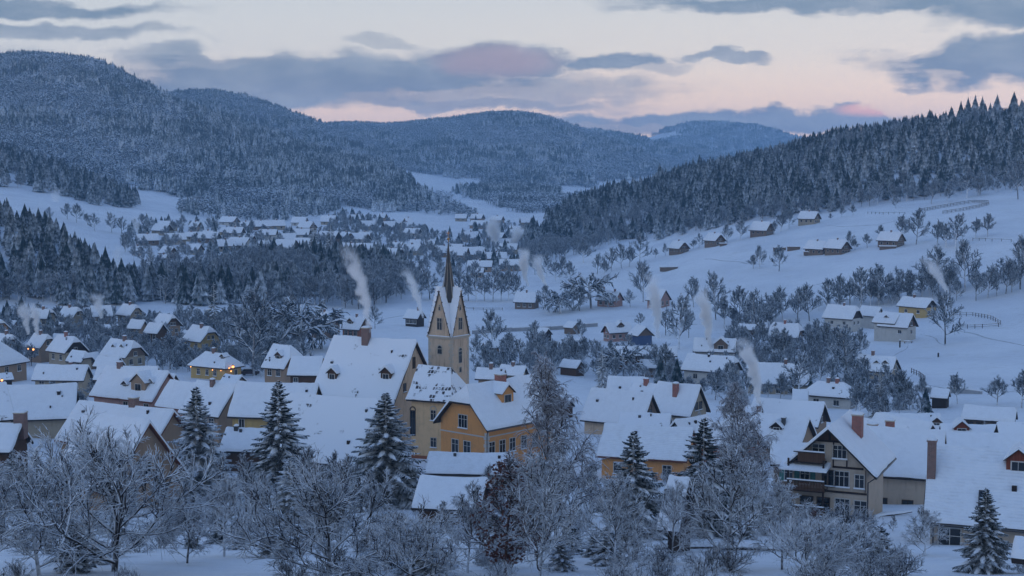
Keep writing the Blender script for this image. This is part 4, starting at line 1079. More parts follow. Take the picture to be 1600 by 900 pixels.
T_(r.build('tower_roof', None, na)); T_(sn.build('tower_snow', None, na, False))
for k in range(4):                            # crockets along the gable edges
    for sg in (-1, 1):
        for i in range(9):
            t = (i + .5) / 9; c_, s_ = math.cos(k * math.pi / 2), math.sin(k * math.pi / 2)
            x, y, z = sg * h2 * t, -h2 - o2 - .02, gh * (1 - t) + .12
            q = MB(); q.box(-.09, .09, -.06, .06, .0, .16, M_stone if (i + k) % 2 else M_eave); b_ = q.build('crocket', None, na)
            b_.location = (x * c_ - y * s_, x * s_ + y * c_, z); b_.rotation_euler.z = k * math.pi / 2; T_(b_)
for i in range(18):                           # corner stones
    for cx_, cy2 in ((h2, -h2), (-h2, -h2), (h2, h2)):
        a_, b2 = (.55, .32) if i % 2 else (.32, .55)
        q = MB(); q.box(min(0, -math.copysign(a_, cx_)), max(0, -math.copysign(a_, cx_)), min(0, -math.copysign(b2, cy2)), max(0, -math.copysign(b2, cy2)), 0, .44, M_stone)
        o = q.build('quoin', None, na); o.location = (cx_ * 1.012, cy2 * 1.012, -.75 - i * .5); T_(o)
# spire
m = MB(); n = 8; lv = [(gh - 1.9, 1.35), (gh - .2, 1.0), (gh + 1.4, .70), (gh + 4.0, .37), (gh + 7.0, .05)]
vs = [(math.cos(math.tau * (i + .5) / n) * r_, math.sin(math.tau * (i + .5) / n) * r_, z) for z, r_ in lv for i in range(n)]
m.add(vs, [(j*n + i, j*n + (i+1) % n, (j+1)*n + (i+1) % n, (j+1)*n + i) for j in range(len(lv) - 1) for i in range(n)], M_spire)
spo = T_(m.build('spire', None, na))
m = MB(); m.tube([(0, 0, gh + 6.9), (0, 0, gh + 8.7)], [.05, .03], 6, M_gold)
for i in range(6):
    t0, t1 = math.pi * i / 6, math.pi * (i + 1) / 6
    m.add([(math.sin(t) * .22 * math.cos(p), math.sin(t) * .22 * math.sin(p), gh + 7.5 + .22 * math.cos(t)) for t in (t0, t1) for p in [math.tau * q / 8 for q in range(8)]], [(q, 8 + q, 8 + (q+1) % 8, (q+1) % 8) for q in range(8)], M_gold)
m.box(-.32, .32, -.03, .03, gh + 8.35, gh + 8.43, M_gold); T_(m.build('finial', None, na))
for k in range(8):                            # snow strips caught on the spire hips
    t = math.tau * (k + .5) / n
    q = MB(); q.tube([(math.cos(t) * r_ * 1.02, math.sin(t) * r_ * 1.02, z) for z, r_ in lv[:4]], [.06, .05, .03, .02], 4, M_snow if k in (2, 3, 5) else M_stone); T_(q.build('spire_rib', None, na))

# ------------------------------------------------------------------ chalets on the right-hand meadow
for lab, x1, x2, yr, ey, a, wl, gb in [
    ('leftmost slope cottage on the upper meadow with a half-hipped dark gable', 1055, 1066, 376, 387, -62, lwood, wood),
    ('second slope cottage, steep brown gable right of a frosted bush', 1111, 1122, 364, 375, -62, lwood, wood),
    ('broad slope chalet with wide eaves between two bare trees', 1176, 1204, 346, 359, -42, lwood, wood),
    ('uppermost slope chalet at the forest edge, pale lower wall', 1252, 1276, 330, 341, -42, cream, wood),
    ('slope chalet with snow-capped woodpile terrace in front', 1264, 1290, 376, 388, -48, lwood, wood),
    ('narrow steep gabled hut right beside the terrace chalet', 1303, 1314, 374, 387, -55, lwood, wood),
    ('large slope chalet left of the broad bare tree', 1378, 1406, 362, 375, -45, lwood, lwood)]:
    P = hit((x1 + x2) / 2, ey + 9); Yh = P.y if P else 600
    H(lab, x1, x2, yr, Yh, a, ey, wl, gable=gb, pitch=45, L=9.5, hipR=.18, wins=[('R', .6, [-.2, .2], .7, .8), ('R', -1.1, W3, .8, .9), ('F', -1, W3, .8, .9)], chim=[(0, 0, .7, .5, brickd)], cat='chalet', group='chalets on the upper meadow', name='chalet')

# ------------------------------------------------------------------ far end of the valley
FT = [  # x1, x2, ridge row, eave row, turn, wall
 (246, 274, 345, 354, -38, cream, 'far house at the left end of the upper row, porch under its long roof'), (298, 314, 346, 354, -30, tan, 'second far house of the upper row from the left'),
 (345, 366, 355, 362, -30, yellow, 'far house with ochre wall in the upper cluster'), (376, 392, 346, 354, -30, cream, 'far house at the forest foot just left of the pink one'),
 (316, 334, 360, 368, -32, tan, 'far dark-gabled house right of the pair in the second row'), (290, 308, 362, 369, -25, cream, 'far low house, left of the pair in the second row'),
 (338, 366, 374, 384, 25, cream, 'far long house with gable facing left in the third row'), (380, 398, 367, 376, -25, tan, 'far house at the right end of the third row'),
 (252, 274, 385, 395, -40, pink, 'far house with steep right gable in the fourth row'), (250, 262, 397, 403, -10, yellow, 'far little house with an ochre wall, lowest of the left cluster'),
 (294, 316, 381, 390, -28, cream, 'far house amid the orchard in the fourth row'), (218, 238, 418, 428, -42, tan, 'lone far house at the wood edge with smoke beside it'),
 (200, 212, 423, 430, -10, cream, 'small roof left of the lone house at the wood edge'), (208, 222, 384, 391, -25, tan, 'far house at the foot of the white field'),
 (407, 430, 345, 351, -20, pink, 'pink-walled far house standing alone right of the upper row'), (405, 425, 376, 384, -30, tan, 'far house in front of the white strip field'),
 (548, 562, 335, 342, 25, pink, 'far centre house with left gable, topmost of the centre village'), (533, 548, 362, 372, -45, cream, 'far centre house with tall right gable, left edge of the centre village'),
 (560, 580, 362, 370, -15, cream, 'far centre house with wide low roof'), (608, 630, 378, 386, -28, cream, 'far centre house, left of the adjoining pair'),
 (640, 658, 374, 384, -5, cream, 'far centre house, left half of the adjoining pair'), (662, 680, 374, 382, 0, cream, 'far centre house, right half of the adjoining pair'),
 (702, 724, 381, 390, -28, tan, 'far centre house right behind the tip of the steeple'), (738, 758, 386, 393, -10, cream, 'far low house right of the steeple tip'),
 (537, 562, 382, 389, -10, cream, 'far centre house above the big smoke column'), (582, 600, 384, 391, -10, cream, 'far centre house below the wide low roof'),
 (592, 604, 333, 340, -20, tan, 'small far house under the white hillside field'), (632, 644, 340, 347, 30, tan, 'far dark-gabled house at the edge of the white hillside field'),
 (730, 770, 407, 416, -6, tan, 'long far workshop roof left of the smoke plumes'), (780, 822, 405, 414, -6, tan, 'long far workshop roof behind the smoke plumes'),
 (635, 655, 411, 418, -10, tan, 'low far roof among bare trees left of the steeple'), (735, 756, 418, 425, -10, tan, 'low far roof below the long workshop')]
for (x1, x2, yr, ey, a, wl, lab) in FT:
    P = hit((x1 + x2) / 2, ey + 6); Yh = P.y if P else 800
    w_px = ey - yr
    H(lab, x1, x2, yr, Yh, a, ey, wl, gable=wood if wl is not yellow else None, pitch=44, hipR=.2 if x1 % 2 else 0, wins=[('F', -1, W3, .9, 1.1), ('R' if a <= 0 else 'L', .6, [0], .8, .9)], chim=[(0, 0, .9, .6, brickd)] if x1 % 3 else [], T=.35, group='houses at the far end of the valley')
# smaller ones in the centre cluster that nothing tells apart
far_list = []; far_obj = []; _r = random.Random(21); placed = [((x1 + x2) / 2, ey) for (x1, x2, yr, ey, *_x) in FT]; nfar = 0
for tr in range(900):
    if nfar >= 44: break
    if _r.random() < .55: px, py = _r.uniform(505, 830), _r.uniform(345, 412)
    else: px, py = _r.uniform(225, 480), _r.uniform(352, 400)
    if any(abs(px - a_) < 21 and abs(py - b_) < 7 for a_, b_ in placed): continue
    if inpoly(np.array([px]), np.array([py - 2.0]), CLEAR[5])[0] or (500 < px < 740 and py < 340): continue
    P = hit(px, py)
    if P is None or P.y > 1330: continue
    s = F / P.y; ww = _r.uniform(9, 12) * s; rh_ = _r.uniform(3.0, 4.4) * s; wh = 2.6 * s
    placed.append((px, py)); nfar += 1
    gbm = _r.choice([None, wood, dwood]); wlm = _r.choice([cream, tan, cream, white_w, lwood]); ang = _r.choice([-35, -28, -15, -8, 12, 28]); far_list.append((px, {cream: 'cream', tan: 'tan', white_w: 'white', lwood: 'timber'}[wlm], {None: 'plain', wood: 'brown', dwood: 'dark'}[gbm]))
    hh_, _i = H('far house', px - ww/2, px + ww/2, py - wh - rh_, P.y, ang, py - wh, wlm, gable=gbm, pitch=44,
      wins=[('F', -1, W2, .9, 1.1)], chim=[(0, 0, .9, .6, brickd)] if _r.random() < .6 else [], T=.35, group='small far-off houses up the valley'); far_obj.append(hh_)

def ordinal(i):
    n = i + 1; return '%d%s' % (n, 'th' if 10 < n % 100 < 14 else {1: 'st', 2: 'nd', 3: 'rd'}.get(n % 10, 'th'))
for k, i in enumerate(sorted(range(len(far_list)), key=lambda q: far_list[q][0])):
    _px, w_, g_ = far_list[i]
    far_obj[i]['label'] = 'small far house, %s walls, %s gable, %s from the left among minor village houses' % (w_, g_, ordinal(k))

# little sheds and lean-tos in the gardens
_r = random.Random(9); sheds = []
for tr in range(3000):
    if len(sheds) >= 34: break
    px, py = (_r.uniform(-10, 470), _r.uniform(505, 640)) if _r.random() < .5 else (_r.uniform(745, 1480), _r.uniform(520, 660))
    if px > 1330 and py < 600: continue
    P = hit(px, py)
    if P is None or any(abs(px - q[0]) < 22 and abs(py - q[1]) < 9 for q in sheds): continue
    bad = False
    for (cx, cy_, a_, b_, ar) in FOOT:
        if (P.x - cx)**2 + (P.y - cy_)**2 < (max(a_, b_) + 3.2)**2: bad = True; break
    if bad: continue
    s_ = F / P.y; ww = _r.uniform(2.6, 5.0) * s_; rh_ = _r.uniform(1.2, 2.0) * s_; wh = 2.0 * s_
    hh_, _i = H('shed', px - ww/2, px + ww/2, py - wh - rh_, P.y, _r.choice([-40, -25, -12, 10, 30]), py - wh, _r.choice([wood, dwood, lwood]), pitch=_r.choice([34, 40]), ov=.3, T=.35, name='garden_shed', cat='shed', group='small sheds in the gardens', hr=(1.2, 3.0))
    sheds.append((px, py, hh_))
for k, (_px, _py, o) in enumerate(sorted(sheds, key=lambda q: q[0])): o['label'] = 'small snow-capped wooden shed among the gardens, %s from the left' % ordinal(k)
# ------------------------------------------------------------------ trees: builders
def vrot(d, ang, az_):
    """tilt direction d by ang around a random perpendicular chosen by az_"""
    d = Vector(d).normalized(); a = d.orthogonal().normalized(); b = d.cross(a)
    p = a * math.cos(az_) + b * math.sin(az_)
    return (d * math.cos(ang) + p * math.sin(ang)).normalized()
def limb(mb, p, d, l, r0, r1, seg, sides, rg, up=0.0, wob=.12, m=None, cap=False):
    pts = [tuple(p)]; rad = [r0]; dirs = [d.copy()]; q = Vector(p); d = d.copy()
    for i in range(seg):
        d = d + Vector((rg.gauss(0, wob), rg.gauss(0, wob), rg.gauss(0, wob * .7) + up)); d.normalize()
        q = q + d * (l / seg); pts.append(tuple(q)); rad.append(r0 + (r1 - r0) * (i + 1) / seg); dirs.append(d.copy())
    mb.tube(pts, rad, sides, m, cap)
    return pts, dirs, rad
def along(pts, dirs, t):
    x = t * (len(pts) - 1); i = min(int(x), len(pts) - 2); f = x - i
    a, b = pts[i], pts[i + 1]
    return Vector((a[0] + (b[0] - a[0]) * f, a[1] + (b[1] - a[1]) * f, a[2] + (b[2] - a[2]) * f)), dirs[i + 1]

def bare_tree(rg, h=10, spread=.5, fork=.18, n1=11, n2=8, n3=7, n4=3, up=.05, droop=0, tr=.16, thick=1.0, ang1=(.5, 1.05), lead=True):
    """leafless tree: stem, limbs, boughs, twigs, each carrying snow"""
    T_m, C_m = MB(), MB(); seg = 8
    top = h * (.92 if lead else .5)
    pts, dirs, rad = limb(T_m, (0, 0, -.4), Vector((0, 0, 1)), top, tr, .035 * thick, seg, 7, rg, .10, .06)
    for i in range(n1):
        t = fork + (.97 - fork) * (i / n1) ** .9; p, _ = along(pts, dirs, t)
        az0 = i * 2.4 + rg.uniform(-.4, .4); an = ang1[1] + (ang1[0] - ang1[1]) * (i / n1)
        d = Vector((math.cos(az0) * math.sin(an), math.sin(az0) * math.sin(an), math.cos(an)))
        l = h * spread * (1.15 - .72 * (i / n1)) * rg.uniform(.85, 1.12)
        r = tr * (.52 - .30 * i / n1)
        P1, D1, R1 = limb(T_m, p, d, l, r, .03 * thick, 7, 5, rg, up, .11)
        for j in range(n2):
            t1 = .22 + .76 * (j + rg.random() * .6) / n2; p1, d1 = along(P1, D1, min(t1, .99))
            d2 = vrot(d1, rg.uniform(.5, .95), rg.uniform(0, 6.28)); d2.z += .10; d2.normalize()
            l2 = l * rg.uniform(.30, .52) * (1.15 - .55 * t1)
            P2, D2, R2 = limb(C_m, p1, d2, l2, .058 * thick, .028 * thick, 5, 4, rg, up * .8 - droop * .35, .13)
            for k in range(n3):
                t2 = .15 + .84 * (k + rg.random() * .6) / n3; p2, dd = along(P2, D2, min(t2, .99))
                d3 = vrot(dd, rg.uniform(.4, .9), rg.uniform(0, 6.28)); d3.z -= droop * .5; d3.normalize()
                l3 = l2 * rg.uniform(.30, .55)
                P3, D3, R3 = limb(C_m, p2, d3, l3, .028 * thick, .018 * thick, 3, 3, rg, .03 - droop * .5, .14)
                for q in range(n4):
                    p3, dd3 = along(P3, D3, rg.uniform(.2, .98))
                    d4 = vrot(dd3, rg.uniform(.3, .8), rg.uniform(0, 6.28)); d4.z -= droop; d4.normalize()
                    limb(C_m, p3, d4, l3 * rg.uniform(.35, .8), 0.018 * thick, .012 * thick, 2, 3, rg, -droop * .5, .12)
    return T_m, C_m

def shrub(rg, h=2.6, n=13, thick=1.0, n2=9, n3=6):
    T_m, C_m = MB(), MB()
    for i in range(n):
        az0 = rg.uniform(0, 6.28); an = rg.uniform(.1, 1.0); d = Vector((math.cos(az0) * math.sin(an), math.sin(az0) * math.sin(an), math.cos(an)))
        P1, D1, R1 = limb(T_m, (rg.uniform(-.25, .25), rg.uniform(-.25, .25), -.2), d, h * rg.uniform(.7, 1.05), .04 * thick, .018 * thick, 5, 4, rg, .02, .12)
        for j in range(n2):
            t1 = .2 + .78 * (j + rg.random() * .6) / n2; p1, d1 = along(P1, D1, min(t1, .99))
            d2 = vrot(d1, rg.uniform(.4, .95), rg.uniform(0, 6.28))
            P2, D2, R2 = limb(C_m, p1, d2, h * rg.uniform(.2, .42), .024 * thick, .014 * thick, 3, 3, rg, .0, .15)
            for k in range(n3):
                p2, dd = along(P2, D2, rg.uniform(.15, .98)); limb(C_m, p2, vrot(dd, rg.uniform(.4, .9), rg.uniform(0, 6.28)), h * rg.uniform(.08, .18), .015 * thick, .010 * thick, 2, 3, rg, 0, .12)
    return T_m, C_m

def spruce(rg, h=12, r=3.0, n=150, blades=10, snowy=.55, low=.06):
    """trunk, drooping boughs made of many needle sprays, and pillows of snow on them"""
    T_m, C_m, S_m = MB(), MB(), MB()
    T_m.tube([(0, 0, -.5), (0, 0, h * .5), (0, 0, h)], [h * .014, h * .009, .02], 6)
    for i in range(n):
        t = (i + .5) / n; t = t ** 1.12; z = h * (low + (.99 - low) * t); az0 = i * 2.39996 + rg.uniform(-.25, .25)
        l = r * (1 - t) ** .80 * rg.choice([.55, .8, 1.0, 1.12]) * rg.uniform(.9, 1.08) + .10
        tilt = .55 - .75 * (1 - t) + rg.uniform(-.15, .15)       # young boughs rise, old ones hang
        p = Vector((0, 0, z)); d = Vector((math.cos(az0), math.sin(az0), tilt * .75)).normalized(); seg = 4
        pts = [p.copy()]
        for s_ in range(seg):
            d = d + Vector((0, 0, (-.13 if s_ < 3 else .08) * (1 - t * .5))); d.normalize(); p = p + d * (l / seg); pts.append(p.copy())
        side = Vector((-math.sin(az0), math.cos(az0), 0))
        nb = max(3, int(blades * (.4 + .6 * l / r)))
        for b in range(nb):
            tb = .12 + .88 * (b + rg.random() * .5) / nb; x = min(tb, .999) * seg; k = int(x); q = pts[k].lerp(pts[k + 1], x - k)
            dr = (pts[k + 1] - pts[k]).normalized()
            for sg in (-1, 1):
                w = l * .36 * (1.15 - tb) * rg.uniform(.7, 1.25) + .10
                e1 = q + side * sg * w + dr * w * .75 + Vector((0, 0, -w * rg.uniform(.15, .6)))
                wd = .08 + .10 * w
                a1 = q - dr * wd * .4; a2 = q + dr * (wd + .08); m1 = q.lerp(e1, .6) + dr * wd * .9 + Vector((0, 0, .03)); m2 = q.lerp(e1, .6) - dr * wd * .6 + Vector((0, 0, -wd * .5))
                C_m.add([tuple(a1), tuple(a2), tuple(m1), tuple(e1), tuple(m2)], [(0, 1, 2, 4), (4, 2, 3)] if sg > 0 else [(0, 4, 2, 1), (4, 3, 2)])
        e_ = pts[-1] + d * .22; C_m.add([tuple(pts[-1] - side * .12), tuple(pts[-1] + side * .12), tuple(e_)], [(0, 1, 2)])
        if rg.random() < snowy and l > .25:        # a pillow of snow lying along the bough
            a_, b_ = rg.uniform(.15, .4), rg.uniform(.75, 1.0); vs = []; rows_ = 5
            for k in range(rows_):
                tt = a_ + (b_ - a_) * k / (rows_ - 1); x = min(tt, .999) * seg; kk = int(x); q = pts[kk].lerp(pts[kk + 1], x - kk)
                w = (.08 + l * .11 * (1.1 - tt)) * math.sin(math.pi * (k + .6) / (rows_ + .2)) * rg.uniform(.8, 1.2)
                vs += [tuple(q - side * w + Vector((0, 0, -w * .35))), tuple(q - side * w * .55 + Vector((0, 0, w * .42 + .03))), tuple(q + side * w * .55 + Vector((0, 0, w * .42 + .03))), tuple(q + side * w + Vector((0, 0, -w * .35)))]
            S_m.add(vs, [(k*4 + j, k*4 + j + 1, k*4 + j + 5, k*4 + j + 4) for k in range(rows_ - 1) for j in range(3)])
    return T_m, C_m, S_m

class Kind:
    def __init__(s, name, cat, h, parts): s.name, s.cat, s.h = name, cat, h; s.parts = parts   # parts: (name, mesh)
def mk(name, cat, h, mbs, mats, pn, smooth=(True, True, True)):
    h = max(v[2] for mb in mbs for v in mb.v)
    return Kind(name, cat, h, [(n_, mb.mesh(n_, m_, sm)) for mb, m_, n_, sm in zip(mbs, mats, pn, smooth)])
def plant(kind, loc, h, label, group=None, rz=None, wide=1.0, lean=0, name=None):
    o = empty(name or kind.name, loc, rnd.uniform(0, 6.28) if rz is None else rz); s = h / kind.h
    o.scale = (s * wide, s * wide, s)
    if lean: o.rotation_euler.y = lean
    tag(o, label, kind.cat, group)
    for n_, me in kind.parts:
        q = obj(n_, me, o)
        if n_ == 'snow_load': q['kind'] = 'stuff'
    return o
rt_ = random.Random(5)
TC = ['trunk', 'crown']
K_fan = [mk('bare_tree', 'tree', 10, bare_tree(rt_, 10, .66, .10, 15, 11, 9, 3, .07, .04, .19, 1.0, (.35, 1.2), False), (M_bark, M_twig), TC) for _ in range(2)]
K_bare = [mk('bare_tree', 'tree', 10, bare_tree(rt_, 10, .46, .12, 17, 10, 8, 3, .05, .06, .15, .95, (.4, 1.1)), (M_bark, M_twig), TC) for _ in range(3)]
K_birch = [mk('birch_tree', 'tree', 14, bare_tree(rt_, 14, .34, .16, 20, 10, 8, 4, .09, .42, .15, .85, (.25, .75)), (M_bark, M_birch), TC) for _ in range(2)]
K_shrub = [mk('shrub', 'shrub', 2.6, shrub(rt_, 2.6, 14, 1.15, 9, 6), (M_bark, M_twigd), ['stems', 'twigs']) for _ in range(4)]
K_spr = [mk('spruce_tree', 'tree', 12, spruce(rt_, 12, 4.5, 210, 13, .50), (M_bark, M_needle, M_snow), ['trunk', 'crown', 'snow_load'], (True, False, True)) for _ in range(3)]
K_sprS = mk('spruce_tree', 'tree', 12, spruce(rt_, 12, 3.1, 120, 8, .35), (M_bark, M_needle, M_snow), ['trunk', 'crown', 'snow_load'], (True, False, True))
# middle-distance trees: fewer, thicker twigs
K_mb = [mk('bare_tree', 'tree', 10, bare_tree(rt_, 10, .43, .24, 14, 7, 6, 2, .07, 0, .16, 2.1, (.35, 1.1)), (M_bark, M_hoar), TC) for _ in range(4)]
K_mr = [mk('round_tree', 'tree', 8, bare_tree(rt_, 8, .42, .30, 16, 8, 7, 2, .07, 0, .16, 1.9, (.3, 1.1), True), (M_bark, M_hoar), TC) for _ in range(2)]
K_ms = [mk('spruce_tree', 'tree', 12, spruce(rt_, 12, 3.3, 90, 7, .40), (M_bark, M_needle, M_snow), ['trunk', 'crown', 'snow_load'], (True, False, True)) for _ in range(2)]
def fir(rg):
    a, b = MB(), MB(); a.tube([(0, 0, -1), (0, 0, 5)], [.22, .12], 5); far_conifer(b, 0, 0, 0, 12, rg.uniform(2.7, 3.3), rg, 10, 11)
    n0 = b.n; return a, b
K_fs = [mk('fir_tree', 'tree', 12, fir(rt_), (M_bark, M_fneedle), TC, (True, False)) for _ in range(3)]
K_mu = mk('umbrella_tree', 'tree', 7, bare_tree(rt_, 7, .5, .45, 12, 7, 6, 2, -.06, .25, .16, 2.6, (.7, 1.25), False), (M_bark, M_hoar), TC)
for k_ in K_mb + K_mr + [K_mu] + K_ms: pass

def base_at(px, py): return hit(px, py, 45)
def blocked(x, y, m=1.5):
    for (cx, cy_, a_, b_, ar) in FOOT:
        dx, dy = x - cx, y - cy_; u = dx * math.cos(ar) + dy * math.sin(ar); v = -dx * math.sin(ar) + dy * math.cos(ar)
        if abs(u) < a_ + m and abs(v) < b_ + m: return True
    return False

# ------------------------------------------------------------------ foreground trees (px, base row, top row, width factor)
def fg(kind, px, by, ty, label, wide=1.0, group=None, rz=None, lean=0, name=None):
    P = base_at(px, by); s = F / P.y
    # stem height so that the top reaches its row
    z = ZC + P.y * ((450 - ty) / F * cp - sp_) / (cp + (450 - ty) / F * sp_)
    return plant(kind, P, z - P.z, label, group, rz, wide, lean, name)
fg(K_fan[0], 178, 893, 640, 'widest snow-laden bare tree, forking low, by the open snow patch at lower left', 1.0)
fg(K_fan[1], 516, 905, 706, 'broad spreading bare tree at the bottom between the two left spruces and the sheds', 1.12)
fg(K_bare[0], 842, 905, 700, 'many-stemmed snowy tree at the bottom just below the tall birch', 1.0)
fg(K_birch[0], 872, 880, 548, 'tallest fine-twigged birch right of the orange house', 1.0)
fg(K_birch[1], 1166, 835, 592, 'second fine-twigged birch rising left of the half-timbered chalet', .95)
fg(K_bare[1], 1140, 893, 690, 'snowy bare tree with a clear trunk in front of the fallen logs', 1.1)
fg(K_bare[2], 62, 900, 690, 'tangled snowy tree at the bottom left corner', 1.15)
fg(K_bare[0], -12, 905, 720, 'snowy bare tree cut by the left edge of the picture', 1.1, rz=2)
fg(K_bare[1], 350, 870, 742, 'small drooping snowy tree between the first garden tree and the spruces', 1.15, rz=1)
fg(K_bare[2], 292, 880, 760, 'low frosted tree at the right side of the open snow patch', 1.2, rz=3)
fg(K_bare[2], 730, 895, 745, 'slim snowy tree left of the brown-leaved beech', 1.0, rz=4)
fg(K_bare[0], 958, 895, 735, 'snowy tree at the foot of the middle front spruce', 1.0, rz=5)
fg(K_bare[1], 1050, 880, 748, 'thin young bare tree between the two front spruces', .85, rz=.5)
fg(K_bare[2], 1222, 890, 735, 'snowy tree before the teal shutters of the chalet', 1.0, rz=1.4)
fg(K_bare[0], 1352, 905, 812, 'low crooked snowy tree in front of the chalet garden', 1.6, rz=2.2)
fg(K_fan[0], 1260, 910, 800, 'low fan-shaped snowy tree right of the fallen logs', 1.3, rz=4.2)
fg(K_fan[1], 640, 915, 790, 'low broad snowy bush-like tree below the snow-covered shed roof', 1.2, rz=2.9)
fg(K_bare[1], 1446, 868, 790, 'sparse young shrub-tree at the corner of the big beige house', 1.2, rz=2.9)
fg(K_bare[1], 985, 905, 825, 'small snowy tree at the bottom edge below the middle front spruce', 1.3, rz=3.9)
fg(K_sprS, 1302, 800, 690, 'thin leaning snow-plastered conifer against the chalet balconies', .75, lean=.22)
fg(K_spr[0], 437, 792, 594, 'dark symmetrical spruce standing in front of the huge plain roof', 1.0)
fg(K_spr[1], 309, 778, 603, 'dark spruce left of the symmetrical one, beside the tan gable', 1.05)
fg(K_spr[2], 604, 792, 612, 'widest snow-draped spruce in front of the mossy gable', 1.25)
fg(K_spr[0], 989, 842, 672, 'front spruce below the orange long house', 1.05, rz=1)
fg(K_spr[1], 1098, 838, 652, 'broad snow-hung spruce beside the second birch', 1.05, rz=2)
fg(K_spr[2], 1538, 895, 762, 'small spruce on the snow in front of the big beige house', 1.05, rz=3)
fg(K_spr[1], 22, 800, 702, 'half-hidden conifer in the thicket at the left edge', 1.1, rz=3)
fg(K_spr[2], 455, 828, 715, 'drooping snowy conifer under the symmetrical spruce', 1.25, rz=2)
K_young = [mk('bare_tree', 'tree', 10, bare_tree(rt_, 10, .36, .10, 14, 8, 6, 2, .10, 0, .12, 1.2, (.25, .85)), (M_bark, M_twigd), TC) for _ in range(2)]
K_beech = mk('beech_tree', 'tree', 10, bare_tree(rt_, 10, .34, .12, 15, 8, 7, 3, .06, 0, .13, 1.1, (.35, .95)), (M_barkred, M_barkred), TC)
lf = MB()
for i in range(950):
    z = rt_.uniform(1.2, 9); rr = 2.6 * (1 - abs(z - 4.5) / 6.5) * math.sqrt(rt_.random()); a = rt_.uniform(0, 6.28); x, y = rr * math.cos(a), rr * math.sin(a)
    q = Vector((rt_.gauss(0, 1), rt_.gauss(0, 1), rt_.gauss(0, 1))).normalized() * .17; w_ = q.orthogonal().normalized() * .10; c_ = Vector((x, y, z))
    lf.add([tuple(c_ - q), tuple(c_ + w_), tuple(c_ + q), tuple(c_ - w_)], [(0, 1, 2, 3)])
m_, nt, b_, o_, ge_ = newmat('withered_leaf'); sx_ = nt.nodes.new('ShaderNodeSeparateXYZ'); nt.links.new(ge_.outputs['Normal'], sx_.inputs[0])
setc(nt, b_, mixc(ss(E(sx_.outputs[2]), .75, .95), mixc(noise(o_, 2), (.14, .050, .034), (.075, .032, .027)), SNOW))
K_beech.parts.append(('leaves', lf.mesh('leaves', m_)))
def leafy(o):
    for ch in o.children:
        if ch.name.startswith('leaves'): ch['kind'] = 'stuff'
leafy(fg(K_beech, 790, 900, 700, 'beech still holding red-brown withered leaves, left of the tall birch', 1.1))
leafy(fg(K_beech, 838, 870, 732, 'second red-brown leaved beech, close behind the tall birch stem', .9, rz=2))
leafy(fg(K_beech, 1272, 868, 790, 'small beech with ochre withered leaves before the chalet', .8, rz=1))

# thicket of shrubs along the bottom (plus a few farther up between the gardens)
OPEN = [[(200, 868), (300, 862), (430, 885), (430, 930), (190, 930)], [(1405, 872), (1600, 868), (1600, 930), (1405, 930)], [(660, 838), (705, 838), (730, 905), (690, 930), (650, 870)], [(1060, 850), (1230, 842), (1235, 880), (1150, 892), (1060, 875)], [(440, 885), (480, 880), (470, 905)], [(990, 845), (1040, 842), (1040, 870), (1000, 872)]]
pl = []
_r = random.Random(77)
for tr in range(4000):
    if len(pl) >= 160: break
    px = _r.uniform(-60, 1660); py = _r.uniform(745, 925) if _r.random() < .8 else _r.uniform(700, 790)
    if px > 1385 and py < 868: continue
    if any(inpoly(np.array([px]), np.array([float(py)]), q)[0] for q in OPEN): continue
    if px > 1230 and py < 800: continue
    P = base_at(px, py)
    if blocked(P.x, P.y, 1.0): continue
    if any((P.x - q.x)**2 + (P.y - q.y)**2 < 1.7 for q in pl): continue
    pl.append(P)
    hh = _r.uniform(1.2, 2.7) * (.8 if py > 860 else 1)
    plant(_r.choice(K_shrub), P, hh, 'snow-laden leafless shrub in the tangled thicket along the bottom', 'shrubs in the thicket along the bottom', wide=_r.uniform(.9, 1.35))

ORD = ['first', 'second', 'third', 'fourth', 'fifth', 'sixth', 'seventh', 'eighth', 'ninth', 'tenth', 'eleventh', 'twelfth', 'thirteenth', 'fourteenth', 'fifteenth', 'sixteenth', 'seventeenth', 'eighteenth', 'nineteenth', 'twentieth']
def ordn(i):
    if i < 20: return ORD[i]
    t = ['twenty', 'thirty', 'forty'][(i + 1) // 10 - 2]; u = (i + 1) % 10
    return (t[:-1] + 'ieth') if u == 0 else t + '-' + ORD[u - 1]
K_dark = [mk('evergreen_bush', 'bush', 2.4, spruce(rt_, 2.4, 1.5, 90, 9, .30, .02), (M_bark, M_needle, M_snow), ['stem', 'foliage', 'snow_load'], (True, False, True)) for _ in range(2)]
nd = 0; evg = []
for tr in range(800):
    if nd >= 46: break
    px = _r.uniform(-60, 1420); py = _r.uniform(760, 905)
    if any(inpoly(np.array([px]), np.array([float(py)]), q)[0] for q in OPEN) or (px > 1230 and py < 800): continue
    P = base_at(px, py)
    if blocked(P.x, P.y, 1.0): continue
    nd += 1; evg.append((px, plant(_r.choice(K_dark), P, _r.uniform(1.1, 2.4), 'evergreen bush', 'dark evergreen bushes in the thicket', wide=_r.uniform(.9, 1.5))))
for k, (_px, o) in enumerate(sorted(evg, key=lambda q: q[0])): o['label'] = 'low dark evergreen bush under snow in the bottom thicket, %s from the left' % ordinal(k)
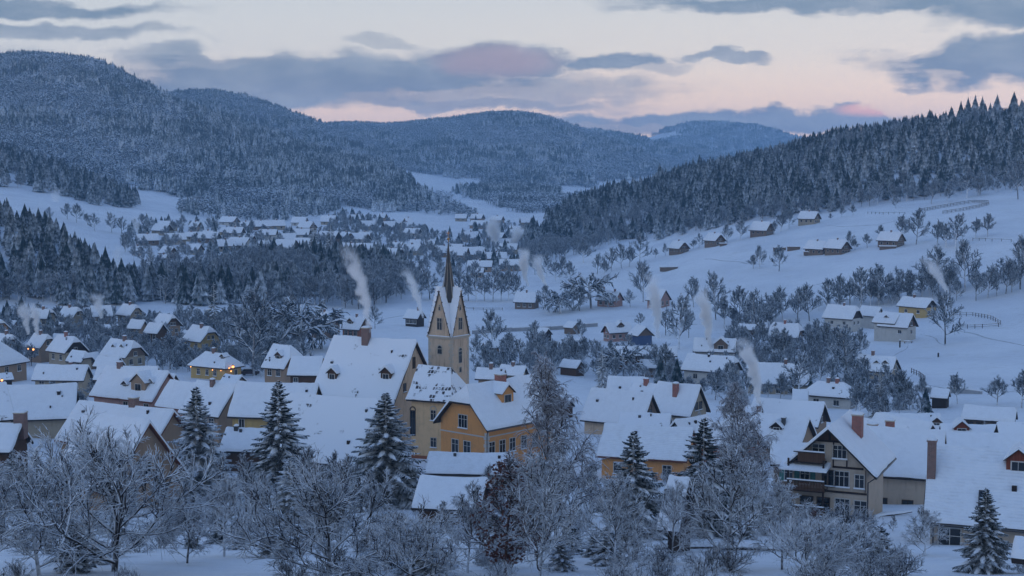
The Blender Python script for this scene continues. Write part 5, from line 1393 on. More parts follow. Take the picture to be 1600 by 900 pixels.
# frosted small trees hiding the lower walls of the near barns
for i, (px, by, ty) in enumerate([(-20, 800, 690), (60, 805, 705), (120, 812, 720), (250, 815, 730), (345, 800, 705), (385, 800, 700), (415, 820, 728), (478, 800, 690), (520, 790, 700), (548, 795, 705), (575, 790, 715), (650, 812, 770), (690, 830, 780), (760, 800, 720), (880, 820, 720), (920, 815, 715), (1020, 800, 730), (1180, 815, 705), (1232, 822, 775), (1325, 830, 800), (1395, 830, 802)]):
    P = base_at(px, by)
    if blocked(P.x, P.y, .6): P = base_at(px, by + 14)
    s = F / P.y; plant(rnd.choice(K_young), P, (by - ty) / s, 'frosted young tree in the garden row before the near roofs, %s from the left' % ordn(i), 'frosted young trees before the near roofs', wide=1.25)

# ------------------------------------------------------------------ middle-distance trees (px, base row, height in rows, kind)
MT = {
 'meadow': ('bare trees dotting the right-hand meadow', 'tree on the right-hand meadow', [
  (891,441,31,'b'),(933,429,32,'b'),(955,424,35,'b'),(971,419,37,'b'),(999,411,42,'b'),(983,417,30,'r'),(944,431,24,'r'),(912,411,34,'r'),(1024,403,14,'r'),(1040,400,19,'b'),(1092,388,22,'b'),(1083,389,14,'r'),
  (1136,379,27,'b'),(1157,375,30,'b'),(1187,420,34,'b'),(1177,420,20,'r'),(1217,424,38,'b'),(1328,393,30,'b'),(1336,391,16,'r'),(1355,387,21,'r'),(1377,373,20,'r'),(1431,382,52,'b'),(1412,376,38,'r'),
  (1464,384,38,'r'),(1492,388,50,'b'),(1478,386,34,'r'),(1524,372,30,'r'),(1543,369,33,'r'),(1233,357,27,'b'),(1220,362,30,'r'),(1210,366,20,'r'),(1315,340,18,'r'),(1333,337,16,'r'),(1297,344,10,'r'),(1455,319,38,'r'),
  (1480,316,26,'r'),(1511,309,42,'r'),(1530,306,34,'r'),(1591,311,62,'b'),(1400,326,20,'b')]),
 'belt': ('bare trees in the belt crossing the right-hand slope', 'tree in the belt across the right-hand slope', [
  (1084,480,44,'b'),(1119,500,70,'b'),(1132,512,46,'r'),(1155,509,58,'b'),(1181,521,66,'b'),(1199,512,50,'b'),(1212,498,40,'b'),(1223,500,50,'b'),(1246,500,48,'b'),(1265,502,56,'b'),(1292,482,44,'b'),(1311,480,48,'b'),(1328,478,40,'r'),
  (1344,480,58,'b'),(1360,478,46,'r'),(1373,477,60,'b'),(1388,474,40,'r'),(1402,473,52,'b'),(1420,469,44,'r'),(1441,464,58,'b'),(1452,462,40,'r'),(1468,462,72,'b'),(1484,460,44,'r'),(1508,456,76,'b'),(1525,470,44,'b'),(1543,466,50,'b'),(1558,463,44,'b'),(1571,459,50,'b'),(1581,457,46,'b'),(1594,452,78,'b'),(1495,470,32,'b')]),
 'green': ('frosted trees between the houses right of the steeple', 'frosted tree between the houses right of the steeple', [
  (850,486,38,'b'),(876,490,34,'u'),(905,486,36,'b'),(924,482,52,'u'),(985,480,26,'b'),(1005,472,60,'b'),(1040,524,38,'b'),(1060,546,80,'b'),(1076,528,42,'b'),(907,535,34,'b'),(832,550,46,'b'),(770,548,60,'b'),(760,575,34,'r'),(796,566,42,'b'),
  (812,580,48,'b'),(845,580,52,'b'),(862,572,40,'r'),(882,580,46,'b'),(898,572,38,'r'),(923,560,28,'b'),(975,590,48,'u'),(1041,594,54,'r'),(1000,512,22,'b'),(1022,580,30,'r'),(1206,566,46,'r'),(1226,566,50,'r'),(1248,624,68,'b'),(1270,560,44,'r'),(1288,560,54,'r'),
  (1305,575,62,'b'),(1324,592,76,'b'),(1345,560,44,'r'),(1477,538,78,'b'),(1399,638,62,'r'),(1413,640,46,'r'),(1343,652,50,'r'),(1425,642,32,'r'),(1496,631,46,'r'),(1558,633,44,'r'),(1596,638,56,'r'),(1190,548,40,'r'),(1212,545,38,'r'),(743,560,30,'r'),(780,590,30,'r')]),
 'centre': ('bare trees along the lane behind the steeple', 'bare tree along the lane behind the steeple', [
  (718,470,44,'b'),(732,470,40,'b'),(745,472,46,'b'),(757,470,40,'b'),(770,471,48,'b'),(783,470,42,'b'),(795,470,46,'b'),(806,468,38,'b'),(855,434,34,'b'),(868,440,30,'b'),(878,430,28,'r'),(645,470,44,'b'),(658,466,40,'b'),(672,468,44,'b'),(660,440,32,'b'),(690,440,30,'b'),(716,440,30,'b'),(742,440,30,'b'),(846,404,20,'b'),(836,430,30,'b')]),
 'left': ('frosted trees between the houses on the left', 'frosted tree between the left-hand houses', [
  (469,550,76,'u'),(490,548,48,'b'),(586,514,34,'b'),(754,524,14,'r'),(88,562,28,'b'),(266,577,54,'r'),(245,574,40,'b'),(285,576,40,'r'),(208,568,24,'r'),(150,630,40,'r'),(82,652,52,'r'),(108,655,48,'r'),(128,650,40,'r'),
  (75,345,20,'b'),(105,343,24,'b'),(120,348,28,'b'),(148,361,26,'b'),(175,364,30,'b'),(190,366,26,'b'),(195,395,30,'b'),(137,352,18,'r'),(440,588,30,'r'),(455,520,60,'r'),(424,560,30,'r'),(348,560,44,'b'),(366,590,22,'r'),(228,560,34,'r'),(60,512,30,'r'),(125,512,28,'r'),(150,515,26,'r')]),
}
for key, (grp, what, lst) in MT.items():
    lst = sorted(lst)
    for i, (px, by, hp, kd) in enumerate(lst):
        P = hit(px, by); s = F / P.y
        kd_ = {'b': rnd.choice(K_mb), 'r': rnd.choice(K_mr), 'u': K_mu}[kd]
        size = 'small' if hp < 25 else ('tall' if hp > 50 else 'medium')
        plant(kd_, P, hp * 1.13 / s, '%s leafless frosted %s, %s from the left' % (size, what, ordn(i)), grp, wide=rnd.uniform(.85, 1.15) * (1.05 if kd != 'b' else 1))
P = hit(397, 587); plant(K_mb[0], P, 148 * P.y / F, 'great bare tree towering beside the house with orange porch lights', None, .5, .95)
P = hit(372, 560); plant(K_mb[1], P, 90 * P.y / F, 'slimmer bare tree just left behind the great bare tree', None, .5, 1.0)
P = hit(420, 552); plant(K_mb[2], P, 84 * P.y / F, 'slimmer bare tree just right behind the great bare tree', None, 1.5, 1.1)

for px, by, hp, lab in [
  (335, 514, 74, 'tall snowy spruce left of the great bare tree'), (941, 607, 66, 'broad dark spruce left of the umbrella-shaped tree'), (1051, 648, 50, 'small dark spruce in front of the leaning red chimney'),
  (1374, 652, 70, 'tall dark spruce below the large pale farmhouse'), (567, 618, 50, 'spruce tip poking up before the parish hall roof'), (236, 422, 42, 'dark spruce behind the lone house at the wood edge'),
  (263, 455, 50, 'dark spruce at the left of a pair above the brown gabled cottage'), (276, 452, 44, 'dark spruce at the right of a pair above the brown gabled cottage'), (283, 393, 26, 'slim spruce among the far left houses'),
  (490, 405, 60, 'largest dark conifer in the far valley, left of two'), (517, 404, 56, 'second largest dark conifer in the far valley, right of two'), (417, 407, 38, 'dark conifer below the pink far house'),
  (457, 408, 28, 'small conifer between the pink far house and the two large dark ones'), (627, 375, 28, 'dark conifer standing in the centre village'), (68, 600, 26, 'left small spruce of the garden pair by the long low roof'),
  (87, 600, 28, 'right small spruce of the garden pair by the long low roof'), (179, 514, 30, 'small spruce before the third cottage of the back row'), (246, 533, 28, 'slim young spruce in front of the low cottage'),
  (1459, 688, 38, 'spruce tip right behind the last red chimney'), (1537, 700, 44, 'little spruce crossing the snow roof at right'), (1381, 668, 26, 'tiny spruce tip between the two steep roofs behind the chalet'),
  (925, 780, 62, 'narrow spruce half hidden behind the tall birch'), (1092, 700, 60, 'spruce top left of the red-brown gabled house')]:
    P = hit(px, by); plant(rnd.choice(K_ms) if F / P.y < 9 else K_sprS, P, hp * P.y / F, lab, None, wide=1.05)

# ------------------------------------------------------------------ woods on the valley floor
def poly_cond(poly): return lambda px, py, x, y, P: inpoly(px, py, poly)
def clear_of_houses(f):
    def g(px, py, x, y, P):
        k = f(px, py, x, y, P)
        for i in np.nonzero(k)[0]:
            if blocked(x[i], y[i], 2.5): k[i] = False
        return k
    return g
S_m2 = []
for k_ in K_mb[:3] + K_mr + K_fs:
    mb = None
    me = bpy.data.meshes.new('tree_clump'); import bmesh as _bm
    b = _bm.new()
    for n_, m2 in k_.parts:
        if n_ == 'snow_load': continue
        n0 = len(b.faces); b.from_mesh(m2); b.faces.ensure_lookup_table()
        for f in b.faces[n0:]: f.material_index = len(me.materials)
        me.materials.append(M_fneedle if m2.materials[0] == M_needle else m2.materials[0])
    b.to_mesh(me); b.free(); S_m2.append(bpy.data.objects.new('tree_clump', me))
def pickm(bias, seed, sc_=35):
    def f(x, y, rg):
        nn = fbm(x / sc_, y / sc_, seed, 2) + bias + (rg.rand(len(x)) - .5) * .3
        return np.where(nn > 0, 5 + rg.randint(0, 3, len(x)), rg.randint(0, 5, len(x)))
    return f
field('valley_wood', 'frosted leafless wood with dark spruces behind the left-hand houses', -150, 670, 445, 720, 5.2,
      clear_of_houses(poly_cond([(-150, 452), (0, 455), (180, 462), (215, 436), (300, 434), (380, 412), (470, 404), (560, 412), (640, 432), (655, 452), (632, 468), (560, 486), (480, 477), (300, 478), (230, 472), (100, 474), (-150, 484)])),
      S_m2, None, (.75, 1.15), 31, pickm(-.18, 3))
field('valley_wood', 'frosted trees scattered between the far valley houses', 180, 880, 600, 1400, 9.5,
      clear_of_houses(poly_cond([(215, 345), (260, 350), (400, 362), (500, 372), (530, 330), (600, 336), (640, 346), (700, 362), (740, 352), (800, 345), (850, 350), (860, 372), (850, 395), (820, 432), (700, 435), (640, 425), (560, 400), (440, 402), (330, 410), (300, 430), (220, 420), (190, 395), (200, 372)])),
      S_m2, None, (.40, .8), 32, pickm(-.22, 4))
field('valley_wood', 'dark band of trees along the foot of the left mountain behind the white strip field', 230, 760, 1050, 1500, 10,
      clear_of_houses(poly_cond([(230, 340), (330, 345), (400, 346), (470, 346), (520, 332), (526, 318), (600, 328), (700, 338), (745, 344), (745, 318), (640, 300), (400, 300), (330, 320)])),
      S_con + S_dec, None, (.6, 1.0), 33, mixpick(60, 4, 3, -.15, 4))
field('hedge', 'bushy frosted undergrowth along the tree belt on the right-hand slope', 1060, 1640, 430, 560, 4.5,
      clear_of_houses(poly_cond([(1140, 512), (1180, 500), (1290, 474), (1400, 462), (1600, 428), (1640, 430), (1640, 440), (1500, 458), (1440, 470), (1390, 480), (1290, 484), (1225, 500), (1190, 520), (1150, 522)])),
      S_m2, None, (.4, .75), 34, pickm(-.5, 5))
field('hedge', 'frosted bushes between the gardens of the left-hand houses', -60, 470, 240, 460, 4.2,
      clear_of_houses(poly_cond([(-60, 500), (40, 498), (230, 496), (340, 500), (480, 500), (480, 590), (300, 590), (220, 575), (100, 575), (-60, 575)])),
      S_m2, None, (.28, .7), 35, pickm(-.45, 6))
field('hedge', 'frosted bushes between the houses of the middle right', 740, 1480, 240, 440, 5.2,
      clear_of_houses(poly_cond([(740, 545), (900, 550), (930, 560), (1000, 560), (1070, 590), (1150, 520), (1200, 520), (1330, 530), (1345, 600), (1480, 640), (1440, 660), (1340, 660), (1250, 620), (1160, 640), (1040, 615), (900, 590), (740, 600)])),
      S_m2, None, (.3, .7), 36, pickm(-.45, 7))
field('hedge', 'frosted deciduous fringe along the lower edge of the right-hand forest', 820, 1640, 690, 870, 7,
      clear_of_houses(poly_cond([(815, 412), (865, 410), (960, 382), (1020, 362), (1090, 360), (1200, 345), (1300, 334), (1400, 318), (1570, 302), (1640, 296), (1640, 285), (1400, 305), (1200, 330), (1000, 350), (900, 370), (815, 400)])),
      S_m2, None, (.6, 1.0), 37, pickm(-.5, 8))

field('forest', 'dark snow-dusted spruce wood on the low spur at the left edge', -120, 260, 490, 640, 5.0,
      lambda px, py, x, y, P: on_hill('spur_west', x, y, P) & (hill_mask('spur_west', P, y)), S_m2, None, (.55, .95), 11, pickm(.3, 2, 60))
field('forest', 'tall spruce band with snowy tops crossing the foot of the left mountain', -120, 420, 1010, 1420, 9.0,
      lambda px, py, x, y, P: on_hill('spruce_spur', x, y, P) & hill_mask('spruce_spur', P, y, 8), S_m2, None, (.8, 1.2), 12, edgepick('spruce_spur', 55, pickm(.2, 4, 90)))
field('forest', 'dense snowy conifer forest on the right-hand hill above the meadow', 780, 1700, 735, 1260, 6.0,
      lambda px, py, x, y, P: on_hill('east_forest', x, y, P) & hill_mask('east_forest', P, y, 3), S_m2, None, (.55, 1.05), 18, edgepick('east_forest', 25, pickm(.26, 10, 70)))

SKY_ = sorted([(1362, 206, 20), (1395, 204, 24), (1425, 202, 20), (1482, 194, 26), (1497, 193, 32), (1508, 192, 36), (1519, 191, 38), (1530, 190, 34), (1553, 187, 34), (1579, 185, 36), (1230, 246, 18), (1296, 226, 20), (1330, 218, 18), (1180, 256, 18), (1092, 278, 26), (1082, 280, 24), (1071, 282, 22), (1030, 290, 28)])
for i, (px, by, hp) in enumerate(SKY_):
    h_ = HN['east_forest']; Yc = float(smooth_interp(h_[:, 0], h_[:, 2], np.array([px]))[0]) - 4
    x_ = (px - 800) / F * Yc; P = Vector((x_, Yc, gz(x_, Yc)))
    plant(rnd.choice(K_fs), P, (hp + 4) * Yc / F, 'conifer standing proud of the right-hand skyline, %s from the left' % ordinal(i), 'conifers on the right-hand skyline', wide=1.0)
# ------------------------------------------------------------------ fences, walls, logs, small things
def fence_line(name, label, cat, pts, ph=1.1, gap=2.2, rails=2, mat=dwood, rt=.05, snow=True):
    W_ = []
    for (px, py) in pts: W_.append(hit(px, py))
    root = empty(name, W_[0]); tag(root, label, cat)
    o0 = W_[0]; segs = []
    for a, b in zip(W_[:-1], W_[1:]):
        n = max(1, int((b - a).length / gap)); segs += [a.lerp(b, i / n) for i in range(n)]
    segs.append(W_[-1]); segs = segs[:290]
    pm = MB(); pm.box(-.07, .07, -.07, .07, -.4, ph, mat); pm.box(-.09, .09, -.09, .09, ph, ph + .09, M_snow); me = pm.mesh('post')
    for i, p in enumerate(segs):
        g = Vector((p.x, p.y, gz(p.x, p.y))); o = obj('post', me, root); o.location = g - o0
        if i:
            for k in range(rails):
                z = ph * (.85 - .42 * k); r = MB(); a = pg + Vector((0, 0, z)) - o0; b = g + Vector((0, 0, z)) - o0
                r.tube([tuple(a), tuple(b)], [rt, rt], 4, mat)
                if snow: r.tube([tuple(a + Vector((0, 0, rt * 1.3))), tuple(b + Vector((0, 0, rt * 1.3)))], [rt * .9] * 2, 4, M_snow)
                r.build('rail', None, root)
        pg = g
    return root
fence_line('fence', 'curved post-and-rail fence ring beside the ochre and cream chalet', 'fence', [(1490, 494), (1520, 494), (1548, 499), (1563, 507), (1560, 511), (1535, 513), (1500, 514)], 1.2, 2.2)
fence_line('fence', 'upper dark fence line of the paddock near the forest edge', 'fence', [(1436, 331), (1470, 325), (1500, 320), (1520, 317), (1544, 318)], 1.5, 1.9, 3, dwood, .11)
fence_line('fence', 'lower dark fence line of the paddock near the forest edge', 'fence', [(1473, 334), (1500, 330), (1530, 324), (1545, 320)], 1.4, 1.9, 3, dwood, .10)
fence_line('fence', 'thin broken fence running left from the paddock', 'fence', [(1356, 334), (1380, 335), (1414, 335)], 1.0, 2.8, 1, dwood)
fence_line('fence', 'thin fence at the right edge of the upper meadow', 'fence', [(1520, 376), (1550, 377), (1580, 378)], 1.0, 3.2, 1, dwood)
fence_line('fence', 'garden fence below the large pale farmhouse', 'fence', [(1424, 583), (1436, 588), (1445, 595)], 1.2, 1.8, 2, dwood)
fence_line('fence', 'short fence right of the lane behind the steeple', 'fence', [(725, 484), (755, 485), (785, 485)], 1.0, 2.5, 2, dwood)

palegrey = plaster('pale_grey', (.33, .35, .38), .3)
def road_wall(name, label, pts, h, th, mat=palegrey):
    W_ = [hit(px, py) for px, py in pts]; root = empty(name, W_[0]); tag(root, label, 'wall'); o0 = W_[0]; n = 0
    for a, b in zip(W_[:-1], W_[1:]):
        k = max(1, int((b - a).length / 6))
        for i in range(k):
            p, q = a.lerp(b, i / k), a.lerp(b, (i + .985) / k); d = (q - p); ang = math.atan2(d.y, d.x); l = Vector((d.x, d.y)).length
            z = (gz(p.x, p.y) + gz(q.x, q.y)) / 2
            m = MB(); m.box(0, l, -th/2, th/2, -.6, h, mat); o = m.build('panel', None, root); o.location = Vector((p.x, p.y, z)) - o0; o.rotation_euler.z = ang
            m = MB(); m.box(-.02, l + .02, -th/2 - .04, th/2 + .04, h + .002, h + .22, M_snow); s_ = m.build('snow_cap', None, o)
            n += 1
road_wall('retaining_wall', 'long low grey wall along the valley road right of the steeple', [(738, 522), (800, 518), (860, 516), (900, 513), (934, 510)], 1.1, .4)
road_wall('retaining_wall', 'grey wall edging the lane under the two round trees', [(1430, 611), (1480, 614), (1535, 616)], .9, .35)

def log(px, py, l, r, ang, label):
    P = hit(px, py, 45); root = empty('fallen_log', P, ang); tag(root, label, 'log')
    m = MB(); m.tube([(-l/2, 0, r * .8), (-l/6, .1, r), (l/5, -.08, r * 1.1), (l/2, 0, r * .9)], [r, r * .95, r * .85, r * .6], 8, M_bark); m.build('trunk', None, root, True)
    m = MB(); m.tube([(-l/2, 0, r * 1.5), (-l/6, .1, r * 1.7), (l/5, -.08, r * 1.75), (l/2, 0, r * 1.4)], [r * .7, r * .75, r * .7, r * .4], 6, M_snow); m.build('snow_load', None, root, True)
log(1095, 858, 6.5, .20, .08, 'left dark fallen log lying in snow at bottom centre right')
log(1180, 861, 5.0, .26, -.12, 'thickest fallen log lying beside the clear-trunked tree')
log(1215, 853, 3.6, .18, .55, 'right fallen log slanting behind the thickest one')
log(705, 858, 4.2, .09, .02, 'thin pole half buried in the snow left of the beech')
log(1395, 806, 4.8, .16, .5, 'snowy leaning log by the corner of the chalet')

def woodpile(px, py, l, h, label, a=0):
    P = hit(px, py); root = empty('woodpile', P, a); tag(root, label, 'woodpile')
    m = MB(); m.box(-l/2, l/2, -.6, .6, -.3, h, lwood); m.build('stack', None, root)
    m = MB(); m.box(-l/2 - .2, l/2 + .2, -.8, .8, h, h + .12, dwood); m.box(-l/2 - .18, l/2 + .18, -.78, .78, h + .122, h + .42, M_snow); m.build('cover', None, root)
woodpile(1045, 423, 7.5, 1.4, 'long low open wood store alone on the meadow', .25)
woodpile(1270, 398, 7, 1.0, 'low terrace of stacked wood under the terrace chalet', -.1)
woodpile(1218, 392, 5, 1.2, 'dark woodpile left of the terrace chalet', .1)
woodpile(1240, 391, 5, 1.3, 'snow-capped woodpile nearest the terrace chalet', .0)
woodpile(1130, 384, 3, .9, 'small woodpile right of the steep brown gabled slope cottage', .1)
woodpile(1387, 389, 6, .9, 'log terrace below the large slope chalet', -.1)

for (px, py, h, lab) in [(1406, 543, 1.9, 'snow-topped wooden post left of the log bench on the lower meadow'), (1466, 558, 1.1, 'lone short post in the open lower meadow')]:
    P = hit(px, py); root = empty('post', P); tag(root, lab, 'post')
    m = MB(); m.box(-.16, .16, -.16, .16, -.3, h, dwood); m.build('shaft', None, root)
    m = MB(); m.tube([(0, 0, h), (0, 0, h + .15), (0, 0, h + .26)], [.24, .22, .08], 7, M_snow); m.build('snow_cap', None, root, True)
P = hit(1419, 536); root = empty('bench', P, -.2); tag(root, 'log bench mounded with snow on the lower meadow', 'bench')
m = MB(); m.box(-1.2, 1.2, -.25, .25, .38, .46, lwood); m.build('seat', None, root)
for x in (-.9, .9): m = MB(); m.box(x - .1, x + .1, -.22, .22, -.2, .38, lwood); m.build('leg', None, root)
m = MB(); m.tube([(-1.2, 0, .5), (0, 0, .56), (1.2, 0, .5)], [.16, .24, .16], 7, M_snow); m.build('snow_cap', None, root, True)

# parked car under snow near the lit house
P = hit(391, 586); root = empty('parked_car', P, .15); tag(root, 'dark snow-covered car parked right of the house with orange porch lights', 'car')
M_car = m_flat('car_paint', (.045, .02, .022), .3, .5)
m = MB(); pr = [(-2.05, .35), (2.05, .35), (2.1, .75), (1.9, .92), (1.0, 1.0), (-1.9, 1.0), (-2.1, .8)]
vs = [(x, -.85, z) for x, z in pr] + [(x, .85, z) for x, z in pr]; n = len(pr)
m.add(vs, [tuple(range(n)), tuple(range(n, 2*n))[::-1]] + [(i, n + i, n + (i+1) % n, (i+1) % n) for i in range(n)], M_car); m.build('body', None, root)
m = MB(); pr = [(-1.7, 1.0), (1.1, 1.0), (.55, 1.46), (-1.35, 1.46)]; vs = [(x, -.74, z) for x, z in pr] + [(x, .74, z) for x, z in pr]
m.add(vs, [(0, 1, 2, 3), (7, 6, 5, 4)] + [(i, 4 + i, 4 + (i+1) % 4, (i+1) % 4) for i in range(4)], M_glass); m.build('cabin', None, root)
m = MB(); m.box(-1.4, .6, -.76, .76, 1.462, 1.66, M_snow); m.box(1.1, 2.0, -.8, .8, .985, 1.1, M_snow); m.build('snow_cover', None, root)
for x in (-1.3, 1.3):
    for y in (-.86, .7):
        m = MB(); m.tube([(x, y, .33), (x, y + .17, .33)], [.33, .33], 10, M_metal); m.build('wheel', None, root)

# porch lanterns on the lit hipped house and a few other warm lights
def lantern(px, py, Y, label, r=.16):
    P = at(px, py, Y); root = empty('lantern', P); tag(root, label, 'lantern')
    m = MB(); m.tube([(0, 0, -r), (0, 0, -r * .5), (0, 0, r * .5), (0, 0, r)], [r * .5, r, r, r * .5], 7, M_lamp); m.build('bulb', None, root)
    m = MB(); m.tube([(0, 0, r), (0, 0, r * 1.3), (0, 0, r * 1.9)], [r * 1.2, r * .8, .02], 7, M_metal); m.build('cap', None, root)
ly = lit.location.y
lantern(358, 575, ly - 4.6, 'left orange lantern under the porch eave of the hipped house'); lantern(364, 573, ly - 4.2, 'brightest orange lantern on the porch of the hipped house', .26)
lantern(361, 580, ly - 4.5, 'lowest orange lantern on the porch of the hipped house'); lantern(332, 578, ly - 4.6, 'small warm lamp on the front wall of the hipped house', .12); lantern(345, 579, ly - 4.6, 'dim warm lamp in the middle of the hipped house front', .10)
lantern(3, 594, 275, 'warm lamp at the left edge below the tan hipped house', .2); lantern(52, 546, 345, 'orange lamp by the house behind the double smoke column', .22); lantern(44, 545, 345, 'second orange lamp left of the house behind the double smoke', .15)
lantern(298, 573, ly - 3, 'faint warm lamp left of the hipped house', .12)

# ------------------------------------------------------------------ chimney smoke
def m_smoke(name, dens, fx, fy, fr, H_):
    """density fades from the plume's curved axis (x, y, radius as quadratics of height) to its ragged rim"""
    m = bpy.data.materials.new(name); m.use_nodes = True; nt = m.node_tree; E.nt = nt
    nt.nodes.remove(nt.nodes['Principled BSDF'])
    v = nt.nodes.new('ShaderNodeVolumePrincipled'); v.inputs['Color'].default_value = (.985, .985, .99, 1); v.inputs['Anisotropy'].default_value = .0
    tc = nt.nodes.new('ShaderNodeTexCoord'); sx = nt.nodes.new('ShaderNodeSeparateXYZ'); nt.links.new(tc.outputs['Object'], sx.inputs[0])
    x, y, z = (E(sx.outputs[i]) for i in range(3))
    pol = lambda f: z * z * float(f[0]) + z * float(f[1]) + float(f[2])
    r = pol(fr); o = E(tc.outputs['Object']); R0 = float(np.polyval(fr, H_ * .5))
    wob = noise(o, .9 / R0, 4, .6); wob2 = noise(o, .45 / R0, 2, .5)
    dx = x - pol(fx) + (wob2 - .5) * r * 1.5; dy = y - pol(fy)
    q = E.m('SQRT', dx * dx + dy * dy) / r
    t = z / H_
    d = ss(1.0 - q + (wob - .5) * 1.7, .04, .85) * (1 - ss(t, .50, 1.0)) / (.45 + t * .9) * ss(t, -.02, .04) * dens
    nt.links.new(d.v, v.inputs['Density']); nt.links.new(v.outputs[0], nt.nodes['Material Output'].inputs['Volume'])
    return m
def smoke(path, widths, Y, label, dens=.5):
    s = F / Y; W_ = [at(px, py, Y) for px, py in path]; o0 = W_[0]; H_ = W_[-1].z - o0.z
    zs = np.array([w.z - o0.z for w in W_]); xs = np.array([w.x - o0.x for w in W_]); rs = np.array(widths) * 1.05 / 2 / s
    fx = np.polyfit(zs, xs, 2); fx[2] = 0; fr = np.polyfit(zs, rs, 1); fr = np.array([0, fr[0], max(fr[1], .25)]); fy = np.array([0, .12, 0])
    pts = []; rad = []
    for i in range(16):
        z = H_ * i / 15; pts.append((float(np.polyval(fx, z)), float(np.polyval(fy, z)), z)); rad.append(float(np.polyval(fr, z)) * 1.35)
    mb = MB(); mb.tube(pts, rad, 12); mb.f.append(tuple(range(12))[::-1]); mb.m.append(0)
    import bmesh as _b; me = mb.mesh('smoke_plume'); b = _b.new(); b.from_mesh(me); _b.ops.recalc_face_normals(b, faces=b.faces); b.to_mesh(me); b.free()
    op = dens * 1.7 / (2 * float(np.polyval(fr, H_ * .2)))      # optical depth to density
    me.materials.append(m_smoke('smoke', op, fx, fy, fr, H_)); o = obj('smoke_plume', me); o.location = o0
    tag(o, label, 'smoke')
smoke([(577, 520), (573, 490), (562, 445), (549, 405), (535, 375)], [6, 17, 27, 36, 42], 218, 'thick pale smoke column from the tall chimney of the parish hall', 1.3)
smoke([(661, 497), (655, 475), (643, 445), (630, 415)], [4, 12, 20, 28], 440, 'thin slanting smoke column left of the steeple', 1.8)
smoke([(780, 402), (778, 380), (768, 358), (770, 335)], [6, 13, 26, 34], 900, 'tallest far smoke plume right of the steeple', 3.4)
smoke([(800, 402), (798, 385), (808, 368), (812, 350)], [6, 16, 26, 34], 905, 'puffy far smoke plume right beside the tallest one', 3.0)
smoke([(826, 448), (822, 425), (816, 405), (822, 385)], [5, 12, 20, 28], 552, 'left smoke plume of the low farmhouse by the road', 3.6)
smoke([(857, 452), (850, 432), (838, 412), (842, 395)], [5, 12, 20, 26], 556, 'right smoke plume behind the low farmhouse by the road', 3.2)
smoke([(1028, 532), (1030, 500), (1022, 460), (1020, 425)], [5, 16, 26, 34], 425, 'left of the three meadow smoke columns', 3.4)
smoke([(1110, 545), (1106, 515), (1102, 480), (1096, 445)], [5, 18, 26, 32], 352, 'middle of the three meadow smoke columns', 3.4)
smoke([(1186, 640), (1183, 600), (1172, 560), (1160, 525)], [7, 18, 28, 38], 224, 'right smoke column of the three, rising beside the long dark-gabled roof', 3.6)
smoke([(1480, 458), (1474, 440), (1458, 420), (1448, 400)], [8, 20, 30, 34], 455, 'smoke drifting over the ochre and cream chalet', 2.0)
smoke([(44, 523), (40, 505), (36, 488), (28, 470)], [6, 12, 20, 26], 365, 'left smoke column of the pair at the far left', 2.2)
smoke([(57, 523), (58, 508), (52, 490), (46, 472)], [6, 12, 18, 24], 362, 'right smoke column of the pair at the far left', 2.2)
smoke([(158, 498), (155, 485), (151, 470), (146, 455)], [6, 16, 24, 28], 420, 'smoke before the third cottage of the back row', 1.2)
smoke([(94, 335), (90, 322), (84, 305), (86, 290)], [5, 10, 16, 22], 980, 'faint smoke over the white field at far left', .8)
smoke([(220, 373), (216, 360), (210, 348), (212, 335)], [5, 10, 16, 20], 820, 'faint smoke beside the leftmost far houses', .9)
smoke([(190, 432), (186, 415), (180, 395), (184, 378)], [6, 12, 18, 22], 640, 'faint smoke beside the lone house at the wood edge', .9)

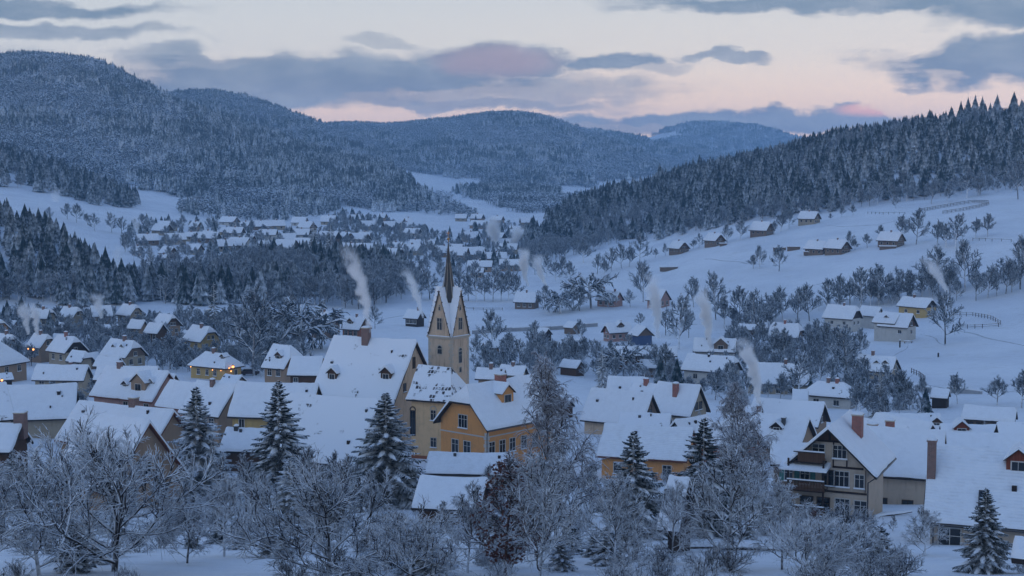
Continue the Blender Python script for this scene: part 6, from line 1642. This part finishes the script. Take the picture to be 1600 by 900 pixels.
# trodden tracks across the meadows: narrow sheets a few millimetres over the snow
m_, nt, b_, o_, ge_ = newmat('trodden_snow'); nn = noise(E(ge_.outputs['Position']), 1.2, 4, .6)
setc(nt, b_, mixc(ss(nn, .35, .65), (.60, .64, .70), (.36, .38, .40))); bump(nt, b_, nn, .6, .2)
M_track = m_
def track(pts, w=.8):
    W_ = [hit(px, py) for px, py in pts]; vs = []; P_ = []
    for a, b in zip(W_[:-1], W_[1:]):
        n = max(2, int((b - a).length / 1.5)); P_ += [a.lerp(b, i / n) for i in range(n)]
    for i, p in enumerate(P_):
        q = P_[min(i + 1, len(P_) - 1)] - P_[max(i - 1, 0)]; n_ = Vector((-q.y, q.x, 0)).normalized(); off = .5 * math.sin(i * .35)
        for sg in (-1, 0, 1):
            c_ = p + n_ * (off + sg * w / 2); vs.append((c_.x, c_.y, gz(c_.x, c_.y) + (.05 if sg == 0 else -.02)))
    m = MB(); m.add(vs, [(i*3 + j, i*3 + j + 1, i*3 + j + 4, i*3 + j + 3) for i in range(len(P_) - 1) for j in (0, 1)], M_track)
    tag(m.build('path', None, None, True), kind='structure')
track([(1500, 518), (1540, 527), (1600, 541), (1660, 552)], 1.0)
track([(1478, 540), (1462, 530), (1446, 524), (1436, 522)], .6)
track([(1380, 560), (1400, 556), (1421, 538)], .5)
track([(1210, 470), (1240, 452), (1290, 442), (1340, 445)], 1.2)
track([(1100, 405), (1130, 407), (1170, 412), (1200, 413)], 1.2)
track([(1290, 352), (1320, 354), (1370, 352), (1400, 345)], 1.2)
track([(1440, 600), (1480, 608), (1540, 612), (1600, 612)], 1.4)
track([(600, 498), (640, 492), (700, 492), (735, 500)], 1.4)
# ------------------------------------------------------------------ air
def make_haze():
    mb = MB(); mb.box(-6200, 6200, -400, 7600, -14, 300)
    m = bpy.data.materials.new('haze'); m.use_nodes = True; nt = m.node_tree
    nt.nodes.remove(nt.nodes['Principled BSDF'])
    v = nt.nodes.new('ShaderNodeVolumePrincipled'); v.inputs['Color'].default_value = (.42, .70, 1.0, 1)
    v.inputs['Density'].default_value = HAZE; v.inputs['Anisotropy'].default_value = .1
    nt.links.new(v.outputs[0], nt.nodes['Material Output'].inputs['Volume'])
    o = mb.build('haze', m); tag(o, kind='stuff')
HAZE = 1.6e-4
make_haze()
